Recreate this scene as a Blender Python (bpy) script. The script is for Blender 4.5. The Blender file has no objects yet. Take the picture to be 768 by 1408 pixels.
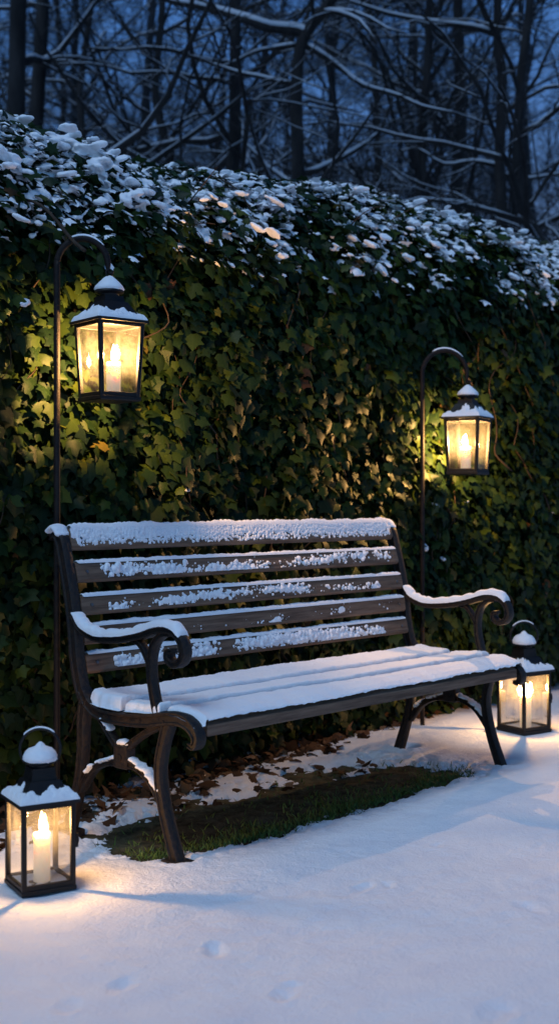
import bpy, math, random
import numpy as np
from mathutils import Vector, Matrix

R = math.radians
rng = np.random.default_rng(11)
random.seed(5)
sc = bpy.context.scene
col = sc.collection

# ------------------------------------------------------------------ frame of the place
# world: camera at the origin looking along +Y.  Bench frame: u along the bench, v towards the hedge, w up.
U = np.array([0.68103, 0.73226, 0.0]); V = np.array([-0.73226, 0.68103, 0.0]); O = np.array([-0.267, 3.135, 0.0])
ROTZ = math.atan2(U[1], U[0])
CAM_H = 0.90


def uv(u, v, w=0.0):
    return O + U * u + V * v + np.array([0, 0, w])


# ------------------------------------------------------------------ small helpers
def tag(o, label=None, cat=None, group=None, kind=None):
    if label: o['label'] = label
    if cat: o['category'] = cat
    if group: o['group'] = group
    if kind: o['kind'] = kind
    return o


def empty(name, loc=(0, 0, 0), rotz=0.0):
    o = bpy.data.objects.new(name, None)
    o.empty_display_size = 0.1
    col.objects.link(o)
    o.location = loc
    o.rotation_euler = (0, 0, rotz)
    return o


class MB:
    """collects vertices and faces of one mesh object"""

    def __init__(self):
        self.v = []; self.f = []; self.n = 0; self.uvs = None

    def add(self, verts, faces):
        verts = np.asarray(verts, dtype=float).reshape(-1, 3)
        k = self.n
        self.v.append(verts)
        self.f.extend([tuple(int(i) + k for i in fc) for fc in faces])
        self.n += len(verts)

    def box(self, c, s, rot=0.0, taper=1.0):
        x, y, z = s[0] / 2, s[1] / 2, s[2] / 2
        b = 0.12 * min(s)
        bm_v = []
        for sz, t in ((-1, 1.0), (1, taper)):
            for dz, inset in ((0, b), (b, 0)):
                zz = sz * (z - (0 if inset else b)) if inset else sz * (z - b)
                ring = []
                i = inset
                ring = [(-x * t + i, -y * t + i), (x * t - i, -y * t + i), (x * t - i, y * t - i), (-x * t + i, y * t - i)]
                bm_v.append((zz, ring))
        order = [bm_v[0], bm_v[1], bm_v[3], bm_v[2]]
        vs = []
        ca, sa = math.cos(rot), math.sin(rot)
        for zz, ring in order:
            for (px, py) in ring:
                vs.append((c[0] + px * ca - py * sa, c[1] + px * sa + py * ca, c[2] + zz))
        fs = [(3, 2, 1, 0)]
        for r in range(3):
            for i in range(4):
                j = (i + 1) % 4
                fs.append((r * 4 + i, r * 4 + j, (r + 1) * 4 + j, (r + 1) * 4 + i))
        fs.append((12, 13, 14, 15))
        self.add(vs, fs)

    def bar(self, p, q, w, t, up=(0, 0, 1)):
        """rectangular bar from p to q"""
        p = np.array(p, float); q = np.array(q, float)
        d = q - p; L = np.linalg.norm(d); d /= L
        a = np.cross(d, np.array(up, float)); a /= np.linalg.norm(a)
        b = np.cross(a, d)
        c = 0.15 * min(w, t)
        prof = [(-w / 2 + c, -t / 2), (w / 2 - c, -t / 2), (w / 2, -t / 2 + c), (w / 2, t / 2 - c), (w / 2 - c, t / 2), (-w / 2 + c, t / 2), (-w / 2, t / 2 - c), (-w / 2, -t / 2 + c)]
        vs = [pt + a * x + b * y for pt in (p, q) for x, y in prof]
        fs = [tuple(range(7, -1, -1)), tuple(range(8, 16))] + [(i, (i + 1) % 8, 8 + (i + 1) % 8, 8 + i) for i in range(8)]
        self.add(vs, fs)

    def tube(self, pts, rad, n=8, caps=True):
        pts = np.asarray(pts, float)
        k = len(pts)
        rad = np.full(k, rad) if np.isscalar(rad) else np.asarray(rad, float)
        tg = np.gradient(pts, axis=0)
        tg /= np.linalg.norm(tg, axis=1)[:, None] + 1e-12
        ref = np.array([0, 0, 1.0]) if abs(tg[0][2]) < 0.9 else np.array([1.0, 0, 0])
        vs = []
        a = np.cross(tg[0], ref); a /= np.linalg.norm(a)
        ang = np.arange(n) * 2 * math.pi / n
        for i in range(k):
            a = a - tg[i] * np.dot(a, tg[i]); a /= np.linalg.norm(a) + 1e-12
            b = np.cross(tg[i], a)
            vs.append(pts[i] + rad[i] * (np.cos(ang)[:, None] * a + np.sin(ang)[:, None] * b))
        fs = []
        for i in range(k - 1):
            for j in range(n):
                jj = (j + 1) % n
                fs.append((i * n + j, i * n + jj, (i + 1) * n + jj, (i + 1) * n + j))
        if caps:
            fs.append(tuple(range(n - 1, -1, -1))); fs.append(tuple((k - 1) * n + j for j in range(n)))
        self.add(np.concatenate(vs), fs)

    def lathe(self, prof, c=(0, 0, 0), n=24):
        ang = np.arange(n) * 2 * math.pi / n
        vs = []
        for r, z in prof:
            vs.append(np.stack([c[0] + r * np.cos(ang), c[1] + r * np.sin(ang), np.full(n, c[2] + z)], 1))
        fs = []
        for i in range(len(prof) - 1):
            for j in range(n):
                jj = (j + 1) % n
                fs.append((i * n + j, i * n + jj, (i + 1) * n + jj, (i + 1) * n + j))
        fs.append(tuple(range(n - 1, -1, -1))); fs.append(tuple((len(prof) - 1) * n + j for j in range(n)))
        self.add(np.concatenate(vs), fs)

    def loft4(self, rings):
        """square rings (half_x, half_y, z) stacked"""
        vs = []
        for hx, hy, z in rings:
            vs += [(-hx, -hy, z), (hx, -hy, z), (hx, hy, z), (-hx, hy, z)]
        fs = [(3, 2, 1, 0)]
        for r in range(len(rings) - 1):
            for i in range(4):
                j = (i + 1) % 4
                fs.append((r * 4 + i, r * 4 + j, r * 4 + 4 + j, r * 4 + 4 + i))
        m = (len(rings) - 1) * 4
        fs.append((m, m + 1, m + 2, m + 3))
        self.add(vs, fs)

    def grid(self, P):
        """P[i,j,3] -> quad sheet"""
        a, b = P.shape[:2]
        idx = np.arange(a * b).reshape(a, b)
        q = np.stack([idx[:-1, :-1], idx[1:, :-1], idx[1:, 1:], idx[:-1, 1:]], -1).reshape(-1, 4)
        self.add(P.reshape(-1, 3), q)

    def build(self, name, mat, parent=None, smooth=None):
        me = bpy.data.meshes.new(name)
        v = np.concatenate(self.v) if self.v else np.zeros((0, 3))
        me.from_pydata(v.tolist(), [], self.f)
        return finish(name, me, mat, parent, smooth)


def finish(name, me, mat, parent=None, smooth=None):
    me.update()
    if mat is not None: me.materials.append(mat)
    if smooth is True:
        me.polygons.foreach_set('use_smooth', np.ones(len(me.polygons), dtype=bool))
    elif smooth is not None and smooth is not False:
        me.polygons.foreach_set('use_smooth', np.ones(len(me.polygons), dtype=bool))
        me.set_sharp_from_angle(angle=R(smooth))
    o = bpy.data.objects.new(name, me)
    col.objects.link(o)
    if parent is not None: o.parent = parent
    return o


def catmull(pts, n=8):
    P = np.asarray(pts, float)
    Q = np.vstack([2 * P[0] - P[1], P, 2 * P[-1] - P[-2]])
    out = []
    for i in range(1, len(Q) - 2):
        p0, p1, p2, p3 = Q[i - 1], Q[i], Q[i + 1], Q[i + 2]
        for t in np.linspace(0, 1, n, endpoint=False):
            out.append(0.5 * ((2 * p1) + (-p0 + p2) * t + (2 * p0 - 5 * p1 + 4 * p2 - p3) * t * t + (-p0 + 3 * p1 - 3 * p2 + p3) * t ** 3))
    out.append(P[-1])
    return np.array(out)


# value noise, vectorised
_perm = np.random.default_rng(3).random((64, 64, 64))


def vnoise(x, y, z=0.0):
    x = np.asarray(x, float); y = np.asarray(y, float); z = np.zeros_like(x) + z
    xi = np.floor(x).astype(int); yi = np.floor(y).astype(int); zi = np.floor(z).astype(int)
    fx, fy, fz = x - xi, y - yi, z - zi
    fx = fx * fx * (3 - 2 * fx); fy = fy * fy * (3 - 2 * fy); fz = fz * fz * (3 - 2 * fz)
    def g(a, b, c): return _perm[(xi + a) % 64, (yi + b) % 64, (zi + c) % 64]
    def lx(b, c): return g(0, b, c) * (1 - fx) + g(1, b, c) * fx
    def ly(c): return lx(0, c) * (1 - fy) + lx(1, c) * fy
    return (ly(0) * (1 - fz) + ly(1) * fz) * 2 - 1


def fbm(x, y, z=0.0, o=4):
    s = 0; a = 0.5; f = 1.0
    for i in range(o):
        s = s + a * vnoise(x * f + 7.3 * i, y * f + 3.1 * i, z * f + 1.7 * i); f *= 2.03; a *= 0.5
    return s


# ------------------------------------------------------------------ materials
def newmat(name):
    m = bpy.data.materials.new(name); m.use_nodes = True
    nt = m.node_tree; nt.nodes.clear()
    return m, nt


def N(nt, t, **kw):
    n = nt.nodes.new(t)
    for k, val in kw.items(): setattr(n, k, val)
    return n


def simple(name, base, rough=0.5, metal=0.0, spec=0.5, var=None, scale=20.0, bump=0.0, bscale=60.0, rough2=None, coords='Object', stretch=None):
    m, nt = newmat(name)
    out = N(nt, 'ShaderNodeOutputMaterial'); bs = N(nt, 'ShaderNodeBsdfPrincipled')
    nt.links.new(bs.outputs[0], out.inputs[0])
    bs.inputs['Roughness'].default_value = rough; bs.inputs['Metallic'].default_value = metal
    bs.inputs['Specular IOR Level'].default_value = spec
    tc = N(nt, 'ShaderNodeTexCoord'); src = tc.outputs[coords]
    if stretch:
        mp = N(nt, 'ShaderNodeMapping'); mp.inputs['Scale'].default_value = stretch
        nt.links.new(src, mp.inputs[0]); src = mp.outputs[0]
    if var:
        no = N(nt, 'ShaderNodeTexNoise'); no.inputs['Scale'].default_value = scale; no.inputs['Detail'].default_value = 6; no.inputs['Roughness'].default_value = 0.65
        nt.links.new(src, no.inputs['Vector'])
        rp = N(nt, 'ShaderNodeValToRGB')
        rp.color_ramp.elements[0].position = 0.35; rp.color_ramp.elements[0].color = (*base, 1)
        rp.color_ramp.elements[1].position = 0.68; rp.color_ramp.elements[1].color = (*var, 1)
        nt.links.new(no.outputs['Fac'], rp.inputs[0]); nt.links.new(rp.outputs[0], bs.inputs['Base Color'])
        if rough2 is not None:
            mr = N(nt, 'ShaderNodeMapRange'); mr.inputs['To Min'].default_value = rough; mr.inputs['To Max'].default_value = rough2
            nt.links.new(no.outputs['Fac'], mr.inputs['Value']); nt.links.new(mr.outputs[0], bs.inputs['Roughness'])
    else:
        bs.inputs['Base Color'].default_value = (*base, 1)
    if bump:
        nb = N(nt, 'ShaderNodeTexNoise'); nb.inputs['Scale'].default_value = bscale; nb.inputs['Detail'].default_value = 5
        nt.links.new(src, nb.inputs['Vector'])
        bp = N(nt, 'ShaderNodeBump'); bp.inputs['Strength'].default_value = bump; bp.inputs['Distance'].default_value = 0.004
        nt.links.new(nb.outputs['Fac'], bp.inputs['Height']); nt.links.new(bp.outputs[0], bs.inputs['Normal'])
    return m


def snow_material(name, base=(0.86, 0.87, 0.90), bump=0.35, scale=220.0, dist=0.004, sss=0.0):
    m, nt = newmat(name)
    out = N(nt, 'ShaderNodeOutputMaterial'); bs = N(nt, 'ShaderNodeBsdfPrincipled')
    nt.links.new(bs.outputs[0], out.inputs[0])
    bs.inputs['Roughness'].default_value = 0.75; bs.inputs['Specular IOR Level'].default_value = 0.25
    if sss:
        bs.inputs['Subsurface Weight'].default_value = sss
        bs.inputs['Subsurface Radius'].default_value = (0.9, 1.0, 1.1)
        bs.inputs['Subsurface Scale'].default_value = 0.006
    tc = N(nt, 'ShaderNodeTexCoord')
    n0 = N(nt, 'ShaderNodeTexNoise'); n0.inputs['Scale'].default_value = 9.0; n0.inputs['Detail'].default_value = 5
    nt.links.new(tc.outputs['Object'], n0.inputs['Vector'])
    rp = N(nt, 'ShaderNodeValToRGB')
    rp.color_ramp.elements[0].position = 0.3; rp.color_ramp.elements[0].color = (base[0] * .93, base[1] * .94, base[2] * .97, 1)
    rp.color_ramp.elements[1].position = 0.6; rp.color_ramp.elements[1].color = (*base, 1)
    nt.links.new(n0.outputs['Fac'], rp.inputs[0]); nt.links.new(rp.outputs[0], bs.inputs['Base Color'])
    n1 = N(nt, 'ShaderNodeTexNoise'); n1.inputs['Scale'].default_value = scale; n1.inputs['Detail'].default_value = 6; n1.inputs['Roughness'].default_value = 0.7
    nt.links.new(tc.outputs['Object'], n1.inputs['Vector'])
    bp = N(nt, 'ShaderNodeBump'); bp.inputs['Strength'].default_value = bump; bp.inputs['Distance'].default_value = dist
    nt.links.new(n1.outputs['Fac'], bp.inputs['Height']); nt.links.new(bp.outputs[0], bs.inputs['Normal'])
    return m


def leaf_material(name, stops, trans=0.25, rough=0.42):
    """leaf colour from a per-leaf 'tone' value, paler midrib and side veins from the leaf's own UV"""
    m, nt = newmat(name)
    L = nt.links.new
    out = N(nt, 'ShaderNodeOutputMaterial')
    at = N(nt, 'ShaderNodeAttribute', attribute_name='tone')
    rp = N(nt, 'ShaderNodeValToRGB'); el = rp.color_ramp.elements
    el[0].position, el[0].color = stops[0][0], (*stops[0][1], 1)
    el[1].position, el[1].color = stops[-1][0], (*stops[-1][1], 1)
    for p, c in stops[1:-1]:
        e = el.new(p); e.color = (*c, 1)
    L(at.outputs['Fac'], rp.inputs[0])
    uvn = N(nt, 'ShaderNodeUVMap', uv_map='UVMap'); sp = N(nt, 'ShaderNodeSeparateXYZ'); L(uvn.outputs[0], sp.inputs[0])
    ab = N(nt, 'ShaderNodeMath', operation='ABSOLUTE'); L(sp.outputs[0], ab.inputs[0])
    # side veins: fract((y - 0.8|x|) * 5)
    m1 = N(nt, 'ShaderNodeMath', operation='MULTIPLY'); L(ab.outputs[0], m1.inputs[0]); m1.inputs[1].default_value = 0.8
    m2 = N(nt, 'ShaderNodeMath', operation='SUBTRACT'); L(sp.outputs[1], m2.inputs[0]); L(m1.outputs[0], m2.inputs[1])
    m3 = N(nt, 'ShaderNodeMath', operation='MULTIPLY'); L(m2.outputs[0], m3.inputs[0]); m3.inputs[1].default_value = 4.5
    m4 = N(nt, 'ShaderNodeMath', operation='FRACT'); L(m3.outputs[0], m4.inputs[0])
    m5 = N(nt, 'ShaderNodeMath', operation='LESS_THAN'); L(m4.outputs[0], m5.inputs[0]); m5.inputs[1].default_value = 0.13
    m6 = N(nt, 'ShaderNodeMath', operation='LESS_THAN'); L(ab.outputs[0], m6.inputs[0]); m6.inputs[1].default_value = 0.022
    m7 = N(nt, 'ShaderNodeMath', operation='MAXIMUM'); L(m5.outputs[0], m7.inputs[0]); L(m6.outputs[0], m7.inputs[1])
    m8 = N(nt, 'ShaderNodeMath', operation='MULTIPLY'); L(m7.outputs[0], m8.inputs[0]); m8.inputs[1].default_value = 0.35
    mx = N(nt, 'ShaderNodeMixRGB', blend_type='MIX'); L(m8.outputs[0], mx.inputs[0]); L(rp.outputs[0], mx.inputs[1])
    br = N(nt, 'ShaderNodeMixRGB', blend_type='ADD'); br.inputs[0].default_value = 1; L(rp.outputs[0], br.inputs[1]); br.inputs[2].default_value = (.014, .020, .008, 1)
    L(br.outputs[0], mx.inputs[2])
    bs = N(nt, 'ShaderNodeBsdfPrincipled'); L(mx.outputs[0], bs.inputs['Base Color'])
    bs.inputs['Roughness'].default_value = rough; bs.inputs['Specular IOR Level'].default_value = 0.17
    tr = N(nt, 'ShaderNodeBsdfTranslucent'); L(mx.outputs[0], tr.inputs[0])
    ms = N(nt, 'ShaderNodeMixShader'); ms.inputs[0].default_value = trans
    L(bs.outputs[0], ms.inputs[1]); L(tr.outputs[0], ms.inputs[2]); L(ms.outputs[0], out.inputs[0])
    return m


M = {}
M['iron'] = simple('cast_iron', (0.004, 0.005, 0.008), 0.38, 0.0, 0.32, var=(0.030, 0.019, 0.012), scale=85, bump=0.5, bscale=140, rough2=0.7)
M['lantern'] = simple('lantern_metal', (0.004, 0.004, 0.006), 0.42, 0.0, 0.3, var=(0.009, 0.008, 0.008), scale=40, bump=0.25, bscale=160, rough2=0.6)
M['rod'] = simple('hook_rod', (0.005, 0.004, 0.005), 0.6, 0.0, 0.2, var=(0.018, 0.012, 0.010), scale=60, bump=0.3, bscale=200)
M['wood'] = simple('slat_wood', (0.092, 0.056, 0.039), 0.75, 0, 0.2, var=(0.230, 0.148, 0.103), scale=9, bump=0.45, bscale=14, stretch=(0.6, 9, 9))
M['snow'] = snow_material('snow_cover', bump=0.6, scale=190, dist=.006, sss=0.0)
M['ground'] = snow_material('snow_field', bump=0.65, scale=85, dist=0.013)
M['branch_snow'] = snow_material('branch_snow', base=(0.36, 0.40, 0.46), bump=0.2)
M['soil'] = simple('bare_soil', (0.030, 0.026, 0.016), 0.95, 0, 0.1, var=(0.110, 0.098, 0.058), scale=24, bump=1.0, bscale=70)
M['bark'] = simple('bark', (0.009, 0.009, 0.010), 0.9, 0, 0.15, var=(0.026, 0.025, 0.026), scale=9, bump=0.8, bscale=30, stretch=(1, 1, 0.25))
M['bark_haze'] = simple('bark_haze', (0.014, 0.016, 0.020), 0.95, 0, 0.1, var=(0.026, 0.029, 0.035), scale=6, stretch=(1, 1, 0.25))  # distance haze painted into the bark as a paler, bluer colour
M['core'] = simple('dark_core', (0.006, 0.007, 0.005), 0.95, 0, 0.1, var=(0.014, 0.012, 0.008), scale=12)  # dark colour of the light-blocking core added behind the leaves
M['vine'] = simple('vine_stem', (0.03, 0.02, 0.014), 0.85, 0, 0.2, var=(0.07, 0.048, 0.034), scale=30, bump=0.5)
M['bolt'] = simple('bolt_head', (0.16, 0.16, 0.17), 0.4, 0.8, 0.5)
M['ivy'] = leaf_material('ivy_leaf', [(0.0, (0.004, 0.013, 0.007)), (0.40, (0.012, 0.030, 0.007)), (0.70, (0.046, 0.070, 0.008)), (0.87, (0.115, 0.110, 0.014)), (0.95, (0.115, 0.075, 0.02)), (1.0, (0.07, 0.032, 0.014))], trans=0.25, rough=0.5)
M['dead_leaf'] = leaf_material('dead_leaf', [(0.0, (0.035, 0.018, 0.010)), (0.5, (0.085, 0.040, 0.020)), (0.8, (0.15, 0.080, 0.040)), (1.0, (0.19, 0.12, 0.075))], trans=0.1, rough=0.8)
M['grass'] = simple('grass_blade', (0.045, 0.092, 0.016), 0.6, 0, 0.3, var=(0.110, 0.165, 0.034), scale=30)


def glass_material(halo=1.0):
    m, nt = newmat('lantern_glass'); L = nt.links.new
    out = N(nt, 'ShaderNodeOutputMaterial')
    tr = N(nt, 'ShaderNodeBsdfTransparent'); tr.inputs[0].default_value = (0.97, 0.96, 0.94, 1)
    gl = N(nt, 'ShaderNodeBsdfGlossy'); gl.inputs['Roughness'].default_value = 0.03
    lw = N(nt, 'ShaderNodeFresnel'); lw.inputs[0].default_value = 1.5
    mu = N(nt, 'ShaderNodeMath', operation='MULTIPLY_ADD'); mu.inputs[1].default_value = 0.45; mu.inputs[2].default_value = 0.0; L(lw.outputs[0], mu.inputs[0])
    mu.use_clamp = True
    m1 = N(nt, 'ShaderNodeMixShader'); L(mu.outputs[0], m1.inputs[0]); L(tr.outputs[0], m1.inputs[1]); L(gl.outputs[0], m1.inputs[2])
    # rough refraction added to spread a halo round the flame
    rf = N(nt, 'ShaderNodeBsdfRefraction'); rf.inputs['IOR'].default_value = 1.4; rf.inputs['Roughness'].default_value = 0.38
    m0 = N(nt, 'ShaderNodeMixShader'); m0.inputs[0].default_value = 0.09 * halo ** .5; L(m1.outputs[0], m0.inputs[1]); L(rf.outputs[0], m0.inputs[2]); m1 = m0
    # thin noisy film added to catch candlelight as a glow on the pane
    tc = N(nt, 'ShaderNodeTexCoord')
    no = N(nt, 'ShaderNodeTexNoise'); no.inputs['Scale'].default_value = 26; no.inputs['Detail'].default_value = 8; no.inputs['Roughness'].default_value = 0.75
    L(tc.outputs['Object'], no.inputs['Vector'])
    rp = N(nt, 'ShaderNodeValToRGB'); rp.color_ramp.elements[0].position = 0.35; rp.color_ramp.elements[0].color = (.006 * halo, .006 * halo, .006 * halo, 1)
    rp.color_ramp.elements[1].position = 0.75; rp.color_ramp.elements[1].color = (.036 * halo, .036 * halo, .036 * halo, 1)
    L(no.outputs['Fac'], rp.inputs[0])
    tl = N(nt, 'ShaderNodeBsdfTranslucent'); tl.inputs[0].default_value = (0.85, 0.84, 0.82, 1)
    df = N(nt, 'ShaderNodeBsdfDiffuse'); df.inputs[0].default_value = (0.8, 0.8, 0.8, 1)
    fm = N(nt, 'ShaderNodeMixShader'); fm.inputs[0].default_value = 0.3; L(tl.outputs[0], fm.inputs[1]); L(df.outputs[0], fm.inputs[2])
    m2 = N(nt, 'ShaderNodeMixShader'); L(rp.outputs[0], m2.inputs[0]); L(m1.outputs[0], m2.inputs[1]); L(fm.outputs[0], m2.inputs[2])
    L(m2.outputs[0], out.inputs[0])
    return m


M['glass'] = glass_material(1.7); M['glass_clear'] = glass_material(0.62)


def flame_material():
    m, nt = newmat('flame'); L = nt.links.new
    out = N(nt, 'ShaderNodeOutputMaterial')
    em = N(nt, 'ShaderNodeEmission')
    tc = N(nt, 'ShaderNodeTexCoord'); sp = N(nt, 'ShaderNodeSeparateXYZ'); L(tc.outputs['Generated'], sp.inputs[0])
    rp = N(nt, 'ShaderNodeValToRGB'); rp.color_ramp.elements[0].color = (1, .62, .28, 1); rp.color_ramp.elements[1].color = (1, .50, .16, 1)
    L(sp.outputs[2], rp.inputs[0]); L(rp.outputs[0], em.inputs[0]); em.inputs[1].default_value = 160
    tr = N(nt, 'ShaderNodeBsdfTransparent')
    ad = N(nt, 'ShaderNodeAddShader'); L(em.outputs[0], ad.inputs[0]); L(tr.outputs[0], ad.inputs[1]); L(ad.outputs[0], out.inputs[0])
    return m


M['flame'] = flame_material()


def wax_material():
    m, nt = newmat('candle_wax'); L = nt.links.new
    out = N(nt, 'ShaderNodeOutputMaterial'); bs = N(nt, 'ShaderNodeBsdfPrincipled')
    bs.inputs['Base Color'].default_value = (0.82, 0.74, 0.62, 1); bs.inputs['Roughness'].default_value = 0.45
    bs.inputs['Subsurface Weight'].default_value = 1.0
    bs.inputs['Subsurface Radius'].default_value = (1.0, 0.62, 0.35); bs.inputs['Subsurface Scale'].default_value = 0.03
    # emission painted in for flame light showing through the wax, strongest near the top
    tc = N(nt, 'ShaderNodeTexCoord'); sp = N(nt, 'ShaderNodeSeparateXYZ'); L(tc.outputs['Generated'], sp.inputs[0])
    rp = N(nt, 'ShaderNodeValToRGB'); rp.color_ramp.elements[0].position = 0.0; rp.color_ramp.elements[0].color = (.22, .22, .22, 1)
    rp.color_ramp.elements[1].position = 1.0; rp.color_ramp.elements[1].color = (1, 1, 1, 1)
    e = rp.color_ramp.elements.new(0.65); e.color = (.42, .42, .42, 1)
    L(sp.outputs[2], rp.inputs[0])
    mu = N(nt, 'ShaderNodeMath', operation='MULTIPLY'); L(rp.outputs[0], mu.inputs[0]); mu.inputs[1].default_value = 1.0
    bs.inputs['Emission Color'].default_value = (1.0, 0.66, 0.36, 1); L(mu.outputs[0], bs.inputs['Emission Strength'])
    L(bs.outputs[0], out.inputs[0])
    return m


M['wax'] = wax_material()

# ------------------------------------------------------------------ ground and snow
NEARG = (-3.2, 4.6, 0.9, 8.4)
g = MB(); s = 600.0
xs = np.array([-s, s]); P = np.zeros((2, 2, 3)); P[..., 0], P[..., 1] = np.meshgrid(xs, np.array([-s, s]), indexing='ij'); P[..., 2] = -0.06
g.grid(P)
o = g.build('ground', M['ground']); tag(o, kind='structure')

PATCH = np.array([(0.06, 0.37), (-0.02, 0.20), (0.005, 0.085), (0.187, 0.059), (0.386, 0.022), (0.67, 0.013), (1.06, 0.035), (1.33, 0.02), (1.43, 0.12), (1.36, 0.31), (0.98, 0.40), (0.62, 0.37), (0.33, 0.385), (0.16, 0.39)])


def poly_sd(x, y, poly):
    d = np.full(x.shape, 1e9); ins = np.zeros(x.shape, bool)
    for i in range(len(poly)):
        a = poly[i]; b = poly[(i + 1) % len(poly)]
        ex, ey = b - a; wx, wy = x - a[0], y - a[1]
        t = np.clip((wx * ex + wy * ey) / (ex * ex + ey * ey), 0, 1)
        d = np.minimum(d, np.hypot(wx - t * ex, wy - t * ey))
        c = ((a[1] > y) != (b[1] > y)) & (x < (b[0] - a[0]) * (y - a[1]) / (b[1] - a[1] + 1e-12) + a[0])
        ins ^= c
    return np.where(ins, -d, d)


def snow_height(X, Y):
    """snow depth over the soil; below zero where the soil shows"""
    u = (X - O[0]) * U[0] + (Y - O[1]) * U[1]; v = (X - O[0]) * V[0] + (Y - O[1]) * V[1]
    d = poly_sd(u + 0.03 * fbm(u * 5, v * 5, 2.0), v + 0.03 * fbm(u * 6, v * 6, 8.0), PATCH)
    d = d + 0.060 * fbm(u * 20, v * 20, 1.0, 4) + 0.040 * fbm(u * 70, v * 70, 4.0, 3)
    base = 0.034 + 0.012 * fbm(X * 1.3, Y * 1.3, 5.0, 3) + 0.005 * fbm(X * 7, Y * 7, 9.0, 3) + 0.0032 * fbm(X * 26, Y * 26, 3.0, 4) * np.clip(.6 + 1.5 * fbm(X * 2.2, Y * 2.2, 7.0, 2), .15, 1.5)
    h = base * np.clip((d + 0.003) / 0.045, -1.2, 1) ** 1
    h = np.where(d > 0, base * (1 - np.exp(-np.maximum(d, 0) / 0.06)) - 0.0015, -0.02)
    # litter strip along the hedge foot: only broken scraps of snow
    edge = 0.56 + 0.16 * np.clip(u - 0.9, 0, 2.2) + 0.05 * fbm(u * 3, v * 0 + 0.5, 6.0, 3)
    k = np.clip((v - edge) / 0.14, 0, 1)
    scraps = fbm(u * 9, v * 14, 12.0, 4) + 0.30 * fbm(u * 45, v * 45, 2.0, 2)
    scraps = scraps + .22 * fbm(u * 110, v * 110, 5.0, 2)
    h = h - k * (0.018 + 0.050 * np.clip(0.35 - scraps, 0, 1))
    strip = np.clip((v - 0.33) / 0.06, 0, 1) * np.clip((1.5 - u) / 0.3, 0, 1) * (1 - k)
    h = h - strip * (0.008 + np.clip(0.12 - scraps, 0, 1) * 0.05)
    for (pu, pv, a, b, rot, dp) in [(0.138, -0.50, .050, .024, .3, .020), (0.20, -0.53, .03, .016, 1.0, .009), (-0.381, -0.541, .048, .026, .9, .022), (-0.63, -0.547, .05, .026, .4, .014),
                                    (-0.441, -0.79, .052, .028, .5, .024), (0.281, -0.858, .05, .03, 1.3, .010), (-0.76, -0.56, .045, .026, .6, .012), (-0.259, -1.13, .06, .035, .2, .014), (0.55, -0.42, .03, .02, .4, .008), (0.72, -0.62, .035, .02, .4, .007), (1.1, -0.5, .04, .025, .8, .008), (0.95, -.85, .05, .03, .2, .008)]:
        cu, su = math.cos(rot), math.sin(rot)
        du, dv = (u - pu) * 1.35 + .012 * fbm(u * 40, v * 40, 3.3, 2), (v - pv) * 1.35 + .012 * fbm(u * 40, v * 40, 7.7, 2)
        wob = 1 + 1.1 * fbm(u * 26, v * 26, pu * 9, 3)
        q = ((du * cu + dv * su) / a) ** 2 + ((-du * su + dv * cu) / b) ** 2
        h = h - .5 * dp * wob * np.exp(-q ** 1.3) + 0.14 * dp * np.exp(-((np.sqrt(q) - 1.45) / 0.3) ** 2) * np.clip(0.5 + fbm(u * 30, v * 30, pv * 5, 2), 0, 1)
    for (pu, pv) in FEET:
        q = np.hypot(u - pu, v - pv)
        h = h - 0.012 * np.exp(-(q / 0.035) ** 2) + 0.006 * np.exp(-((q - 0.06) / 0.02) ** 2)
    return h - 0.031


FEET = [(0.02, 0.0), (0.02, 0.42), (1.54, 0.0), (1.54, 0.43)]
nx, ny = 860, 860
gx = np.interp(np.linspace(0, 1, nx), [0, .10, .86, 1], [NEARG[0], -1.15, 1.9, NEARG[1]]); gy = np.interp(np.linspace(0, 1, ny), [0, .10, .88, 1], [NEARG[2], 1.75, 5.2, NEARG[3]])
X, Y = np.meshgrid(gx, gy, indexing='ij')
Z = snow_height(X, Y)
fade = np.clip(np.minimum.reduce([X - NEARG[0], NEARG[1] - X, Y - NEARG[2], NEARG[3] - Y]) / 0.5, 0, 1)
Z = Z * fade - 0.065 * (1 - fade)
g = MB(); g.grid(np.stack([X, Y, Z], -1))
o = g.build('snow_ground', M['ground'], smooth=True); tag(o, kind='structure')

gu, gv = np.meshgrid(np.linspace(-1.2, 3.6, 380), np.linspace(-0.1, 1.0, 130), indexing='ij')
gz = -0.030 + 0.010 * fbm(gu * 9, gv * 9, 3.0, 4) + 0.006 * fbm(gu * 40, gv * 40, 5.0, 3)
gz = np.minimum(gz, -0.022) - 0.02 * (np.minimum.reduce([gu + 1.2, 3.6 - gu, gv + 0.1, 1.0 - gv]) < 0.02)
P = O[None, None, :] + gu[..., None] * U + gv[..., None] * V; P[..., 2] = gz
g = MB(); g.grid(P)
o = g.build('soil_ground', M['soil'], smooth=True); tag(o, kind='structure')

# ------------------------------------------------------------------ leaves (ivy, fallen leaves)
_rs = [(.20, -.05), (.43, .08), (.36, .30), (.55, .53), (.25, .63)]
LT = [(0, .08), (0, .40), (0, 1.0)] + _rs + [(-x, y) for x, y in _rs]
LT = np.array([(x, y, 0) for x, y in LT], float)
LF = []
for k in (3, 8):
    tri = [(0, k, k + 1), (0, k + 1, k + 2), (0, k + 2, 1), (1, k + 2, k + 3), (1, k + 3, k + 4), (1, k + 4, 2)]
    LF += tri if k == 3 else [t[::-1] for t in tri]
LF = np.array(LF)


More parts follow.
